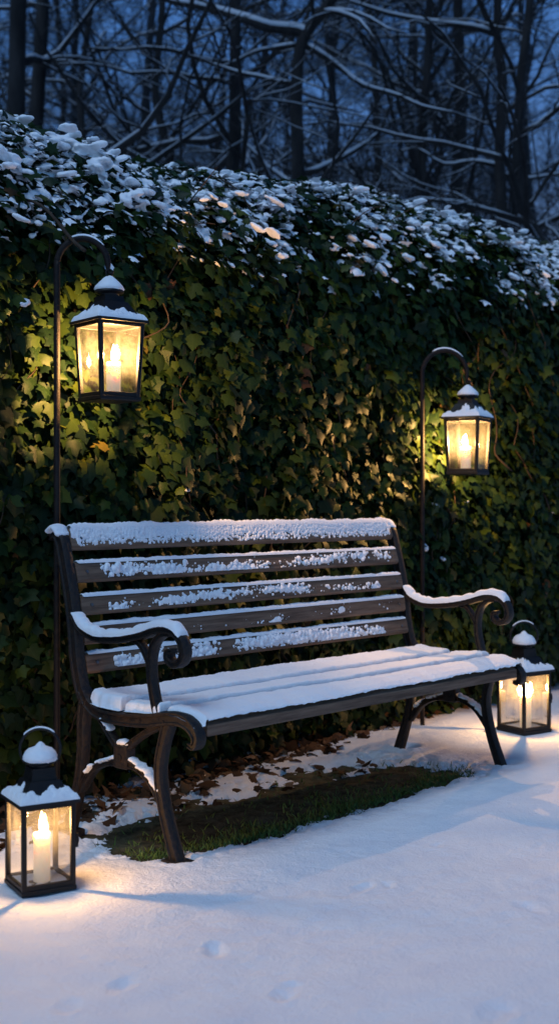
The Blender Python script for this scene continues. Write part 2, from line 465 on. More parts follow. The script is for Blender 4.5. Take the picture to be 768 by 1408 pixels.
def leaf_mesh(name, pos, tip, nrm, size, tone, mat, parent=None, fold=0.3, curl=0.3, wid=None):
    """many leaves: pos (n,3) stalk ends, tip directions, face normals, lengths, tone 0..1"""
    n = len(pos)
    tip = tip / np.linalg.norm(tip, axis=1)[:, None]
    side = np.cross(tip, nrm); side /= np.linalg.norm(side, axis=1)[:, None] + 1e-9
    nr = np.cross(side, tip)
    fo = fold * (0.4 + rng.random(n) * 1.1); cu = curl * (rng.random(n) * 1.6 - 0.3)
    w = (0.85 + rng.random(n) * 0.35) if wid is None else wid
    lob = 0.75 + rng.random(n) * 0.4
    x = LT[None, :, 0] * w[:, None] * np.where(np.abs(LT[None, :, 0]) > .5, lob[:, None], 1); y = np.repeat(LT[None, :, 1], n, 0) + 0
    z = -fo[:, None] * np.abs(x) - cu[:, None] * (y - .2) ** 2 + 0.05 * (rng.random((n, len(LT))) - .5)
    W = pos[:, None, :] + size[:, None, None] * (x[..., None] * side[:, None, :] + y[..., None] * tip[:, None, :] + z[..., None] * nr[:, None, :])
    k = len(LT)
    F = (LF[None] + (np.arange(n) * k)[:, None, None]).reshape(-1, 3)
    me = bpy.data.meshes.new(name)
    me.vertices.add(n * k); me.vertices.foreach_set('co', W.reshape(-1))
    me.loops.add(F.size); me.loops.foreach_set('vertex_index', F.reshape(-1).astype(np.int32))
    me.polygons.add(len(F)); me.polygons.foreach_set('loop_start', (np.arange(len(F)) * 3).astype(np.int32))
    me.update(calc_edges=True)
    ul = me.uv_layers.new(name='UVMap')
    uvs = np.stack([LT[:, 0], LT[:, 1]], 1)[(F % k)]
    ul.data.foreach_set('uv', uvs.reshape(-1))
    at = me.attributes.new('tone', 'FLOAT', 'FACE'); at.data.foreach_set('value', np.repeat(tone, len(LF)).astype(np.float32))
    return finish(name, me, mat, parent, True)


# ------------------------------------------------------------------ hedge
HV = 0.775          # v of the hedge face


def hedge_top(u):
    return np.interp(u, [-2, -0.2, 0.2, 0.6, 1.0, 1.5, 2.2, 3.2, 5.0], [2.06, 2.09, 2.09, 2.08, 2.11, 2.17, 2.19, 2.22, 2.25]) + 0.035 * fbm(np.asarray(u) * 2.2, np.asarray(u) * 0 + 3, 1.0, 3)


def hedge_surface(u, t):
    """t 0 (foot) .. 1 (crest) .. 1.25 (behind): point and outward normal in u,v,w"""
    H = hedge_top(u)
    sh = 0.60                                     # height of the rounded shoulder
    s0 = (H - sh)
    a = np.clip((t - 0.68) / 0.32, 0, 1.9) * math.pi / 2
    w = np.where(t < 0.68, s0 * t / 0.68, s0 + sh * np.sin(a))
    dv = np.where(t < 0.68, 0, 0.42 * (1 - np.cos(a)))
    bulge = 0.075 * fbm(u * 2.1, w * 2.1, 4.0, 3) + 0.04 * fbm(u * 6, w * 6, 1.0, 2) + 0.05 * np.sin(np.clip(w / H, 0, 1) * math.pi)
    nv = np.where(t < 0.68, -1.0, -np.cos(a)); nw = np.where(t < 0.68, 0.0, np.sin(a))
    v = HV + dv - bulge * (-nv); w = w + bulge * nw
    return v, w, nv, nw


hedge = empty('ivy_hedge', tuple(uv(1.6, 1.2)))
tag(hedge, 'tall dark ivy hedge running behind the bench, its rounded top capped with patchy snow', 'hedge')
HINV = -np.array(hedge.location)
# dark core added inside the leaves to block light
gu, gt = np.meshgrid(np.linspace(-2.2, 5.6, 200), np.linspace(0, 1.6, 60), indexing='ij')
v_, w_, nv_, nw_ = hedge_surface(gu, gt)
P = O + gu[..., None] * U + (v_ - 0.085 * nv_)[..., None] * V; P[..., 2] = w_ - 0.085 * nw_
back = P[:, -1:, :].copy(); back[..., 2] = -0.02
P = np.concatenate([P, back], 1) + HINV
g = MB(); g.grid(P); g.build('blocking_core', M['core'], hedge, True)


def scatter(n, t0, t1, depth):
    u = rng.uniform(-1.3, 5.2, n) if n else np.zeros(0)
    t = rng.uniform(t0, t1, n)
    v, w, nv, nw = hedge_surface(u, t)
    dpt = rng.uniform(*depth, n)
    pos = O + u[:, None] * U + (v + nv * dpt)[:, None] * V; pos[:, 2] = w + nw * dpt
    nrm = nv[:, None] * V + nw[:, None] * np.array([0, 0, 1.0])
    return u, t, w, pos, nrm


n = 64000
u_, t_, w_, pos, nrm = scatter(n, 0.0, 1.15, (-0.075, 0.06))
# thin out the foot, where old stems and litter show
keep = rng.random(n) < np.clip(0.35 + w_ / 0.5, 0, 1)
u_, t_, w_, pos, nrm = [a[keep] for a in (u_, t_, w_, pos, nrm)]; n = len(pos)
patchy = fbm(u_ * 3.3, w_ * 3.3, 8.0, 3)
rnd = rng.normal(size=(n, 3))
up = np.array([0, 0, 1.0])
nn = nrm * 1.0 + up * 0.35 + rnd * 0.42
nn /= np.linalg.norm(nn, axis=1)[:, None]
tip = -up * 1.0 + rng.normal(size=(n, 3)) * 0.55
tip = tip - nn * np.sum(tip * nn, axis=1)[:, None]
size = np.clip(rng.normal(0.047, 0.014, n) * (1 + 0.25 * patchy), 0.020, 0.072)
tone = np.clip(rng.beta(2.2, 2.6, n) * 0.80 + 0.12 * patchy + (rng.random(n) < 0.035) * rng.uniform(.2, .6, n), 0, 1)
# leaves that stand clear of the snow on the crest
u2, t2, w2, pos2, nrm2 = scatter(5200, 0.74, 1.12, (0.012, 0.07))
rn2 = rng.normal(size=(5200, 3)); nn2 = nrm2 * .7 + up * .5 + rn2 * .55; nn2 /= np.linalg.norm(nn2, axis=1)[:, None]
tp2 = -up * .5 + rng.normal(size=(5200, 3)) * .7; tp2 -= nn2 * np.sum(tp2 * nn2, axis=1)[:, None]
kp = rng.random(5200) < np.interp(u2, [.8, 2.2], [1, .35]); pos2, tp2, nn2 = pos2[kp], tp2[kp], nn2[kp]; n2 = int(kp.sum())
pos = np.concatenate([pos, pos2]); tip = np.concatenate([tip, tp2]); nn = np.concatenate([nn, nn2])
size = np.concatenate([size, np.clip(rng.normal(.038, .011, n2), .018, .07)]); tone = np.concatenate([tone, rng.beta(2, 3, n2) * .7])
leaf_mesh('foliage', pos + HINV, tip, nn, size, tone, M['ivy'], hedge)

# climbing stems and loose twigs
g = MB()
for i in range(70):
    u0 = rng.uniform(-0.6, 4.6); t0 = rng.uniform(0.0, 0.8); k = 9
    uu = u0 + np.cumsum(rng.normal(0.0, 0.05, k)); tt = t0 + np.linspace(0, rng.uniform(0.15, .4), k)
    v, w, nv, nw = hedge_surface(uu, tt)
    off = rng.uniform(-0.01, 0.05) + rng.normal(0, .008, k)
    p = O + uu[:, None] * U + (v + nv * off)[:, None] * V; p[:, 2] = w + nw * off
    g.tube(catmull(p, 3) + HINV, np.linspace(rng.uniform(.002, .0045), .0012, (k - 1) * 3 + 1), 5)
for i in range(46):   # bare shoots rising from the crest
    u0 = rng.uniform(-0.5, 4.6); v, w, nv, nw = hedge_surface(np.array([u0]), np.array([rng.uniform(.78, 1.05)]))
    p0 = uv(u0, v[0] + .03, w[0] - .05); L = rng.uniform(.10, .38)
    d = np.array([rng.normal(0, .6), rng.normal(-.2, .4), rng.uniform(.3, 1.3)]); d /= np.linalg.norm(d)
    bend = rng.normal(0, .5, 3)
    p = np.array([p0 + d * L * s_ + bend * L * .6 * s_ ** 2 + np.array([0, 0, -.35 * L * s_ ** 2.5]) for s_ in np.linspace(0, 1, 8)])
    g.tube(p + HINV, np.linspace(.0035, .0012, 8), 5)
# the broken old stem above the near lantern hook
p0 = np.array([-0.76, 3.68, 1.80]); p1 = np.array([-0.55, 3.50, 1.63])
pp = np.array([p0 + (p1 - p0) * s_ + np.array([0, 0, .02 * math.sin(s_ * 5)]) for s_ in np.linspace(0, 1, 8)])
g.tube(pp + HINV, np.linspace(.004, .006, 8), 7)
g.build('ivy_stems', M['vine'], hedge, True)


# snow lying on the leaves: lumps merged into one skin
def merge_blobs(name, blobs, mat, parent, voxel, offset=np.zeros(3), smooth_it=2, jag=0.004):
    """blobs: (centre, (rx,ry,rz), rotation) -> one remeshed surface"""
    import bmesh
    bm = bmesh.new(); bmesh.ops.create_icosphere(bm, subdivisions=2, radius=1.0)
    bv = np.array([v.co[:] for v in bm.verts]); bf = np.array([[v.index for v in f.verts] for f in bm.faces]); bm.free()
    k = len(bv)
    allv = []
    for c, r, A in blobs:
        d = bv * np.array(r)
        d = d * (1 + 0.22 * fbm(bv[:, 0] * 1.6 + c[0] * 9, bv[:, 1] * 1.6 + c[1] * 9, bv[:, 2] * 1.6 + c[2] * 9, 2))[:, None]
        allv.append(d @ A.T + np.array(c))
    vv = np.concatenate(allv); ff = (bf[None] + (np.arange(len(blobs)) * k)[:, None, None]).reshape(-1, 3)
    me = bpy.data.meshes.new(name + '_src'); me.from_pydata(vv.tolist(), [], ff.tolist()); me.update()
    tmp = bpy.data.objects.new('tmp_blobs', me); col.objects.link(tmp)
    md = tmp.modifiers.new('r', 'REMESH'); md.mode = 'VOXEL'; md.voxel_size = voxel
    if smooth_it:
        ms = tmp.modifiers.new('s', 'SMOOTH'); ms.iterations = smooth_it; ms.factor = 0.5
    bpy.context.view_layer.update()
    dg = bpy.context.evaluated_depsgraph_get()
    m2 = bpy.data.meshes.new_from_object(tmp.evaluated_get(dg)); m2.name = name
    bpy.data.objects.remove(tmp); bpy.data.meshes.remove(me)
    nv = len(m2.vertices); co = np.zeros(nv * 3); m2.vertices.foreach_get('co', co); co = co.reshape(-1, 3)
    no = np.zeros(nv * 3); m2.vertices.foreach_get('normal', no); no = no.reshape(-1, 3)
    co = co + no * (jag * fbm(co[:, 0] * 60, co[:, 1] * 60, co[:, 2] * 60, 2))[:, None] + offset
    m2.vertices.foreach_set('co', co.reshape(-1)); m2.materials.clear()
    return finish(name, m2, mat, parent, True)


def frame_from(nrm):
    n_ = np.array(nrm) / np.linalg.norm(nrm)
    a = np.cross(n_, [0.3, 0.9, 0.1]); a /= np.linalg.norm(a); b = np.cross(n_, a)
    th = rng.uniform(0, 2 * math.pi)
    a2 = a * math.cos(th) + b * math.sin(th); b2 = np.cross(n_, a2)
    return np.stack([a2, b2, n_], 1)


blobs = []
cnt = 0
while cnt < 3500:
    u0 = rng.uniform(-0.9, 4.9); t0 = 0.68 + 0.40 * rng.random() ** 0.75
    pat = fbm(np.array([u0 * 3.2]), np.array([t0 * 7.0]), 3.0, 3)[0]
    cover = np.clip((t0 - 0.73) / 0.13, 0, 1)
    if rng.random() > cover * np.clip(0.95 + 1.6 * pat, 0.12, 1): continue
    v, w, nv, nw = hedge_surface(np.array([u0]), np.array([t0]))
    c = uv(u0, v[0] + nv[0] * 0.03, w[0] + nw[0] * 0.03)
    nrm1 = nv[0] * V * 0.6 + np.array([0, 0, nw[0] + 0.5]) + rng.normal(0, .22, 3)
    A = frame_from(nrm1)
    sz = min(rng.gamma(1.7, 0.0066) + 0.004, .034)
    m_ = 2 + rng.poisson(3.0)
    for q in range(m_):
        cc = c + A[:, 0] * rng.normal(0, sz * 1.6) + A[:, 1] * rng.normal(0, sz * 1.4) + A[:, 2] * rng.normal(0, .006)
        s1 = sz * rng.uniform(.55, 1.1)
        blobs.append((cc, (s1 * rng.uniform(.8, 1.4), s1 * rng.uniform(.7, 1.1), s1 * rng.uniform(.26, .42)), A))
    cnt += 1
for i in range(7):   # strays caught on the face
    u0 = rng.uniform(-0.3, 4.0); t0 = rng.uniform(0.25, 0.72)
    v, w, nv, nw = hedge_surface(np.array([u0]), np.array([t0]))
    c = uv(u0, v[0] - 0.05, w[0]); s1 = rng.uniform(.010, .020)
    blobs.append((c, (s1 * 1.2, s1, s1 * .6), frame_from(np.array([0, 0, 1.0]) - .5 * V + rng.normal(0, .2, 3))))
for (u0, w0, s1) in [(2.03, 0.86, .026), (2.30, 0.87, .022), (1.98, 0.70, .034), (2.12, 0.64, .02), (1.35, .78, .03), (-0.13, 0.78, .035), (-0.17, 0.63, .03), (-.24, .70, .03)]:
    t0 = 0.68 * w0 / 1.55
    v, w, nv, nw = hedge_surface(np.array([u0]), np.array([t0]))
    blobs.append((uv(u0, v[0] - 0.045, w[0]), (s1 * .8, s1 * .5, s1 * .4), frame_from(np.array([0, 0, 1.0]) - .6 * V)))
merge_blobs('snow', blobs, M['snow'], hedge, 0.005, HINV, 2, 0.008)

# thinner snow lying leaf by leaf between the thicker caps
nS = 15000
uS, tS, wS, pS, nS_ = scatter(nS, 0.72, 1.10, (0.01, 0.06))
kp = rng.random(nS) < np.clip((tS - .72) / .14, 0, 1) * np.clip(.72 + 1.5 * fbm(uS * 3.2, tS * 7, 3.0, 3), .08, 1)
pS, nS_ = pS[kp], nS_[kp]; k = len(pS)
nn = nS_ * .55 + up * .75 + rng.normal(size=(k, 3)) * .28; nn /= np.linalg.norm(nn, axis=1)[:, None]
tip = -V * .6 - up * .3 + rng.normal(size=(k, 3)) * .6; tip -= nn * np.sum(tip * nn, axis=1)[:, None]
leaf_mesh('snow', pS + HINV, tip, nn, np.clip(rng.gamma(4, .0075, k), .012, .055), np.zeros(k), M['snow'], hedge, .45, .6)

# fallen leaves along the hedge foot, and grass in the bare patch
n = 900
u_ = rng.uniform(-0.5, 3.0, n); edge = 0.62 + 0.16 * np.clip(u_ - 0.9, 0, 2.2)
v_ = edge + rng.gamma(1.6, 0.07, n) - 0.10
k_ = rng.random(n) < 0.10
v_[k_] = rng.uniform(0.33, 0.56, k_.sum())
kk = v_ < 1.0; u_, v_ = u_[kk], v_[kk]; n = len(u_)
pos = O + u_[:, None] * U + v_[:, None] * V; pos[:, 2] = -0.018 + rng.random(n) * 0.03 * np.clip((v_ - .55) / .1, 0.2, 1)
nn = up + rng.normal(size=(n, 3)) * 0.45
tip = rng.normal(size=(n, 3)); tip[:, 2] *= .3; tip -= nn * (np.sum(tip * nn, 1) / np.sum(nn * nn, 1))[:, None]
o = leaf_mesh('fallen_leaves', pos, tip, nn, np.clip(rng.normal(.046, .013, n), .022, .085), rng.random(n), M['dead_leaf'], None, 0.5, 1.0)
tag(o, 'brown fallen leaves lying thick along the foot of the hedge behind the bench', 'fallen leaves', kind='stuff')

n = 30000
u_ = rng.uniform(-0.06, 1.48, n); v_ = rng.uniform(-0.06, 0.45, n)
sd = poly_sd(u_, v_, PATCH)
dens = np.exp(-np.abs(v_ - 0.05 - 0.10 * fbm(u_ * 4, v_ * 4, 2.0, 2)) / 0.050) + 0.025
dens = dens * np.clip(0.65 + 1.2 * fbm(u_ * 8, v_ * 8, 5.0, 3), 0.05, 1)
kk = (sd < 0.05) & (rng.random(n) < dens * np.clip(1 - (sd - .005) / .05, 0, 1))
sd2 = sd; u_, v_ = u_[kk], v_[kk]; n = len(u_)
base = O + u_[:, None] * U + v_[:, None] * V
ang = rng.uniform(0, 2 * math.pi, n); L = rng.uniform(.009, .026, n); lean = rng.normal(size=(n, 3)) * .6; lean[:, 2] = 1
lean /= np.linalg.norm(lean, axis=1)[:, None]
sd_ = np.stack([np.cos(ang), np.sin(ang), ang * 0], 1) * rng.uniform(.0012, .0024, n)[:, None]
drop = np.stack([lean[:, 0], lean[:, 1], -0.3 + 0 * ang], 1)
q = np.stack([base - sd_, base + sd_, base + lean * (L * .6)[:, None] + sd_ * .7, base + lean * (L * .6)[:, None] - sd_ * .7, base + (lean + drop * .35) * L[:, None]], 1)
q[..., 2] -= np.where(sd[kk] < .004, 0.026, 0.020)[:, None]
g = MB()
kf = []
for i in range(n): kf += [(i * 5, i * 5 + 1, i * 5 + 2, i * 5 + 3), (i * 5 + 3, i * 5 + 2, i * 5 + 4)]
g.add(q.reshape(-1, 3), kf)
o = g.build('grass', M['grass']); tag(o, 'short green grass on the bare snowless patch under the bench', 'grass', kind='stuff')

# ------------------------------------------------------------------ bench
bench = empty('park_bench', tuple(uv(-.013, .006)), ROTZ)
tag(bench, 'wooden slatted bench with black scrolled cast iron ends, dusted with fresh snow', 'bench')
BL = 1.522
TH = 0.031


def stroke(mb, pts, widths, uc, th=TH, n=7, ridge=0.0045):
    """sweep a ridged flat iron section along a curve in the v-w plane, centred at u = uc"""
    p = catmull(pts, n)
    if np.isscalar(widths): widths = [widths] * len(pts)
    wd = 0.74 * np.interp(np.linspace(0, 1, len(p)), np.linspace(0, 1, len(widths)), widths)
    tg = np.gradient(p, axis=0); tg /= np.linalg.norm(tg, axis=1)[:, None]
    nm = np.stack([-tg[:, 1], tg[:, 0]], 1)
    h = th / 2
    sec = [(-1, -.6), (-.8, -1), (-.55, -1), (-.42, -1 + ridge / h), (.42, -1 + ridge / h), (.55, -1), (.8, -1), (1, -.6),
           (1, .6), (.8, 1), (.55, 1), (.42, 1 - ridge / h), (-.42, 1 - ridge / h), (-.55, 1), (-.8, 1), (-1, .6)]
    k = len(sec)
    vs = []
    for i in range(len(p)):
        for a, b in sec:
            q = p[i] + nm[i] * a * wd[i] / 2
            vs.append((uc + b * h, q[0], q[1]))
    fs = []
    for i in range(len(p) - 1):
        for j in range(k):
            jj = (j + 1) % k
            fs.append((i * k + j, (i + 1) * k + j, (i + 1) * k + jj, i * k + jj))
    fs.append(tuple(range(k))); m = (len(p) - 1) * k
    fs.append(tuple(m + j for j in range(k - 1, -1, -1)))
    mb.add(vs, fs)
    return p


POST = [(.535, .800), (.512, .812), (.490, .792), (.468, .735), (.437, .645), (.414, .560), (.396, .470), (.374, .400), (.350, .352)]
POST = [(v_ - .030 * max(w_ - .42, 0) / .38, w_) for v_, w_ in POST]
REAR = [(.352, .372), (.362, .300), (.364, .225), (.374, .150), (.392, .085), (.426, -.016)]
RAIL = [(.362, .385), (.335, .350), (.285, .328), (.20, .326), (.10, .333), (.03, .346), (-.03, .352), (-.072, .338), (-.094, .312), (-.086, .290), (-.068, .292)]
FRONT = [(.012, .338), (.032, .285), (.046, .225), (.042, .165), (.020, .085), (-.020, -.016)]
ARM = [(.402, .590), (.372, .556), (.330, .538), (.285, .531), (.20, .537), (.12, .552), (.05, .572), (.0, .573), (-.034, .553), (-.046, .520), (-.034, .496), (-.008, .488), (.012, .500), (.012, .518), (-.004, .522)]
ARMW = [.034, .032, .03, .03, .03, .03, .03, .03, .03, .03, .028, .026, .024, .022, .016]
SUP = [(.052, .350), (.066, .390), (.080, .450), (.079, .500), (.064, .538), (.034, .560), (.010, .562)]
SUP2 = [(.080, .468), (.098, .500), (.124, .530), (.160, .538)]

PARTS = {}


def iron_end(uc, outer):
    g = MB(); stroke(g, POST, [.028, .04, .052, .052, .052, .052, .052, .052, .05], uc)
    o = g.build('back_post', M['iron'], bench, 35)
    o.location.x = 0
    g = MB(); stroke(g, REAR, [.046, .042, .036, .036, .042, .052], uc); g.box((uc, .429, -.016), (.056, .072, .02))
    g.build('leg', M['iron'], bench, 35)
    g = MB(); stroke(g, FRONT, [.044, .036, .036, .038, .040, .046], uc); g.box((uc, -.019, -.016), (.056, .07, .02))
    g.build('leg', M['iron'], bench, 35)
    g = MB(); stroke(g, RAIL, [.04, .044, .046, .048, .050, .052, .05, .044, .034, .026, .016], uc, TH * 1.08)
    g.build('seat_rail', M['iron'], bench, 35)
    g = MB(); stroke(g, ARM, ARMW, uc); stroke(g, SUP, [.036, .030, .028, .028, .026, .022, .016], uc, TH * .86); stroke(g, SUP2, [.016, .020, .020, .016], uc, TH * .72)
    g.build('armrest', M['iron'], bench, 35)
    g = MB()
    for pts, wd in (([(.205, .245), (.235, .268), (.272, .305), (.300, .335)], [.030, .024, .024, .03]), ([(.178, .250), (.142, .276), (.09, .306), (.035, .332)], [.030, .024, .024, .034]),
                    ([(.215, .208), (.262, .200), (.318, .172), (.372, .112)], [.03, .026, .026, .034]), ([(.168, .210), (.128, .203), (.080, .176), (.028, .116)], [.03, .026, .026, .034])):
        stroke(g, pts, wd, uc, TH * .8)
    g.box((uc, .191, .227), (TH * .95, .054, .064))
    o = g.build('brace', M['iron'], bench, 35)
    g = MB(); g.tube([(uc - TH * .6, .191, .225), (uc + TH * .6, .191, .225)], .008, 10)
    g.build('bolt', M['iron'], o, 35)
    # snow along the armrest, over the scroll, on the brace arms, on the post's curl
    g = MB(); arm_snow(g, ARM[:9], ARMW, uc); g.build('snow', M['snow'], PARTS_last('armrest'), True)
    bs = []
    for (v0, w0, s1) in ((.205, .262, .012), (.176, .262, .011), (.191, .264, .014)): bs.append(((uc, v0, w0), (s1 * 1.2, s1, s1 * .7), np.eye(3)))
    for a, b in (((.222, .222), (.300, .196)), ((.318, .186), (.345, .162)), ((.160, .224), (.100, .202)), ((.10, .202), (.050, .160)), ((.246, .288), (.276, .318))):
        for s_ in np.linspace(0, 1, 14):
            q = np.array(a) * (1 - s_) + np.array(b) * s_
            if rng.random() < .9: bs.append(((uc + rng.normal(0, .004), q[0], q[1]), (.014 + rng.random() * .003, .009, .0045 + rng.random() * .0025), np.eye(3)))
    merge_blobs('snow', bs, M['snow'], o, 0.003, smooth_it=2, jag=.002)
    bs = []
    for s_ in np.linspace(0, 1, 12):
        q = catmull(POST[:3], 6); q = q[int(s_ * (len(q) - 1))]
        bs.append(((uc, q[0] - .002, q[1] + .017), (.026, .013, .010), np.eye(3)))
    merge_blobs('snow', bs, M['snow'], PARTS_last('back_post'), 0.003, smooth_it=3, jag=.002)


def PARTS_last(nm):
    c = [o for o in bench.children if o.name.split('.')[0] == nm]
    return c[-1]


def arm_snow(g, pts, widths, uc, hgt=0.020):
    p = catmull(pts, 10)
    wd = np.interp(np.linspace(0, 1, len(p)), np.linspace(0, 1, len(widths[:len(pts)])), widths[:len(pts)])
    tg = np.gradient(p, axis=0); tg /= np.linalg.norm(tg, axis=1)[:, None]
    nm = np.stack([-tg[:, 1], tg[:, 0]], 1); nm *= np.sign(nm[:, 1])[:, None] + (nm[:, 1:2] == 0)
    m = 12; rows = []
    L = len(p)
    for i in range(L):
        e = min(1, i / 5, (L - 1 - i) / 6)
        e = math.sqrt(max(e, 0.02))
        hh = hgt * e * (1 + .25 * math.sin(i * .9) * .3 + .18 * float(vnoise(np.array([i * .35]), np.array([uc * 9]))[0])) * np.clip(.5 + nm[i][1] * .7, 0.35, 1)
        row = []
        for j in range(m + 1):
            th = math.pi * j / m
            b = -math.cos(th) * (TH * .5 + .004)
            hh_ = hh * max(math.sin(th), 0) ** .72 - .004
            base = p[i] + nm[i] * (wd[i] * .37 + hh_)
            row.append((uc + b, base[0], base[1]))
        rows.append(row)
    P = np.array(rows); jit = .0012 * fbm(P[..., 0] * 150, P[..., 1] * 150, P[..., 2] * 150, 2)
    P[..., 2] += jit; P[..., 0] += jit
    g.grid(P)


for uc, outer in ((TH / 2, -1), (BL - TH / 2, 1)):
    iron_end(uc, outer)


def post_at(w):
    p = catmull(POST[2:], 12); i = np.argmin(np.abs(p[:, 1] - w))
    d = p[min(i + 1, len(p) - 1)] - p[max(i - 1, 0)]; d /= np.linalg.norm(d)
    return p[i], -d                                  # point, direction upwards


def crust(s_len, t_len, blobs_, ds=0.0035):
    a = int(s_len / ds); b = max(int(t_len / ds), 6)
    S, T = np.meshgrid(np.linspace(0.002, s_len - .002, a), np.linspace(.0085, t_len - .003, b), indexing='ij')
    Hh = np.full(S.shape, -0.010)
    for cs, ct, r in blobs_:
        i0, i1 = max(int((cs - r) / ds) - 2, 0), min(int((cs + r) / ds) + 3, a)
        if i1 <= i0: continue
        i0 = max(i0 - 3, 0); i1 = min(i1 + 3, a)
        d2 = (S[i0:i1] - cs) ** 2 + (T[i0:i1] - ct) ** 2
        Hh[i0:i1] = np.maximum(Hh[i0:i1], np.where(d2 < r * r, np.sqrt(np.maximum(r * r - d2, 0)) * 1.0, -0.010))
    return S, T, Hh


SL0, SL1 = 0.0325, BL - 0.0335
FRONT_OFF = 0.006
slats = [(.757, .823, 'top'), (.667, .725, 'a'), (.583, .640, 'b'), (.503, .560, 'c'), (.420, .478, 'd')]
for (wb, wt, kind) in slats:
    pc, dirn = post_at((wb + wt) / 2)
    hgt = (wt - wb) / abs(dirn[1]) * 0.93
    nrm_f = np.array([-dirn[1], dirn[0]])              # towards the sitter
    if nrm_f[0] > 0: nrm_f = -nrm_f
    c = pc + nrm_f * FRONT_OFF
    th = 0.024
    L = SL1 - SL0
    def pt(sv, tv, nv): return (SL0 + sv, c[0] + dirn[0] * (tv - hgt / 2) + nrm_f[0] * nv, c[1] + dirn[1] * (tv - hgt / 2) + nrm_f[1] * nv)
    g = MB()
    rr = .006 if kind != 'top' else .010
    sec = [(rr, -th / 2), (hgt - rr, -th / 2), (hgt, -th / 2 + rr), (hgt, th / 2 - rr), (hgt - rr, th / 2), (rr, th / 2), (0, th / 2 - rr), (0, -th / 2 + rr)]
    ns = 40
    vs = []; fs = []
    for i in range(ns + 1):
        for (tv, nv) in sec: vs.append(pt(L * i / ns, tv, nv))
    for i in range(ns):
        for j in range(8): fs.append((i * 8 + j, i * 8 + (j + 1) % 8, (i + 1) * 8 + (j + 1) % 8, (i + 1) * 8 + j))
    fs.append(tuple(range(7, -1, -1))); fs.append(tuple(ns * 8 + j for j in range(8)))
    g.add(vs, fs)
    slat = g.build('back_slat', M['wood'], bench, 35)
    # snow on the slat's top edge
    g = MB()
    a = 420; m = 12
    sg = np.linspace(0.006, L - 0.006, a)
    capH = (.019 if kind == 'top' else .0125)
    P = np.zeros((a, m + 1, 3))
    for j in range(m + 1):
        f_ = j / m
        nv = (th / 2 + .0025) * math.cos(math.pi * f_)
        hh = np.sin(math.pi * f_) ** .55 * capH * (1 + .35 * fbm(sg * 22, sg * 0 + wb * 9 + f_ * .6, 1.0, 3) + .25 * fbm(sg * 110, sg * 0 + f_ * 3, 2.0, 2)) - .004
        hh = np.maximum(hh, -.004) * np.clip(np.minimum(sg, L - sg) / .012, 0.1, 1)
        for i in range(a): P[i, j] = pt(sg[i], hgt + hh[i], nv)
    g.grid(P[:, ::-1])
    g.build('snow', M['snow'], slat, True)
    # frozen clumps clinging to the face
    bl = []
    def dens_at(x, t):
        f = x / L
        cl = fbm(np.array([x * 9.0]), np.array([wb * 31]), 2.0, 3)[0]
        if kind == 'top': return 1.0
        if kind == 'a': return np.clip(.6 + 1.3 * cl, .1, 1) * (.06 < f < .97)
        if kind == 'b': return np.clip(.48 + 1.3 * cl, .08, 1) * (.06 < f < .9)
        if kind == 'c': return np.clip(.14 + .9 * cl, .03, .45) * (.25 < f < .95)
        return np.clip(.6 + 1.4 * cl, 0, 1) * (.07 < f < .90)
    nb = {'top': 5200, 'a': 1500, 'b': 1400, 'c': 520, 'd': 2600}[kind]
    for i in range(nb):
        x = rng.uniform(.02, L - .02)
        if rng.random() > dens_at(x, 0): continue
        if kind == 'top':
            t = hgt - abs(rng.normal(0, .42)) * hgt
            if t < hgt * .17: continue
            r = rng.uniform(.002, .0052)
        else:
            mid = hgt * (.44 + .18 * math.sin(x * 5 + wb * 40)); sp_ = {'a': .19, 'b': .16, 'c': .22, 'd': .25}[kind]
            t = mid + rng.normal(0, sp_) * hgt
            if not (.10 * hgt < t < .9 * hgt): continue
            r = min(rng.gamma(1.5, .0013) + .0015, .0080) * (1.15 if kind in 'ad' else .85) * (.6 if kind == 'c' else 1)
        bl.append((x, t, r))
    S, T, Hh = crust(L, hgt, bl, .0024)
    cl = fbm(S * 9.0, S * 0 + wb * 31, 2.0, 3); fl = S / L
    ins = np.clip(np.minimum(fl - .05, .93 - fl) / .03, 0, 1)
    if kind == 'top': band = np.clip((T / hgt - .22) / .5, -.3, 1) * .85
    else:
        mid = .44 + .18 * np.sin(S * 5 + wb * 40)
        band = (np.clip({'a': .58, 'b': .48, 'c': .14, 'd': .68}[kind] + 1.3 * cl, -.6, .9) * ins - 2.2 * np.abs(T / hgt - mid) ** 1.5 * {'a': 1.3, 'b': 1.6, 'c': 1.5, 'd': .9}[kind])
    ridge = .010 * (band - .22 + .55 * fbm(S * 75, T * 95, 3.0 + wb * 10, 3))
    Hh = np.maximum(Hh, np.clip(ridge - .0035, -.010, .003))
    Hh = Hh + np.where(Hh > 0, .0012 * fbm(S * 170, T * 170, 1.0, 2), 0)
    P = np.stack([SL0 + S, c[0] + dirn[0] * (T - hgt / 2) + nrm_f[0] * (th / 2 + Hh), c[1] + dirn[1] * (T - hgt / 2) + nrm_f[1] * (th / 2 + Hh)], -1)
    g = MB(); g.grid(P); g.build('snow', M['snow'], slat, True)
    # bolts
    for x in (0.035, L - 0.035):
        g = MB(); q0 = np.array(pt(x, hgt * .5, th / 2 - .002)); q1 = np.array(pt(x, hgt * .5, th / 2 + .004))
        g.tube([q0, q1], [.0052, .0042], 10); g.build('bolt', M['bolt'], slat, 35)


def seat_top(v):
    return np.interp(v, [-.10, -.07, -.03, .03, .10, .20, .285, .34], [.338, .352, .362, .362, .356, .350, .352, .362])


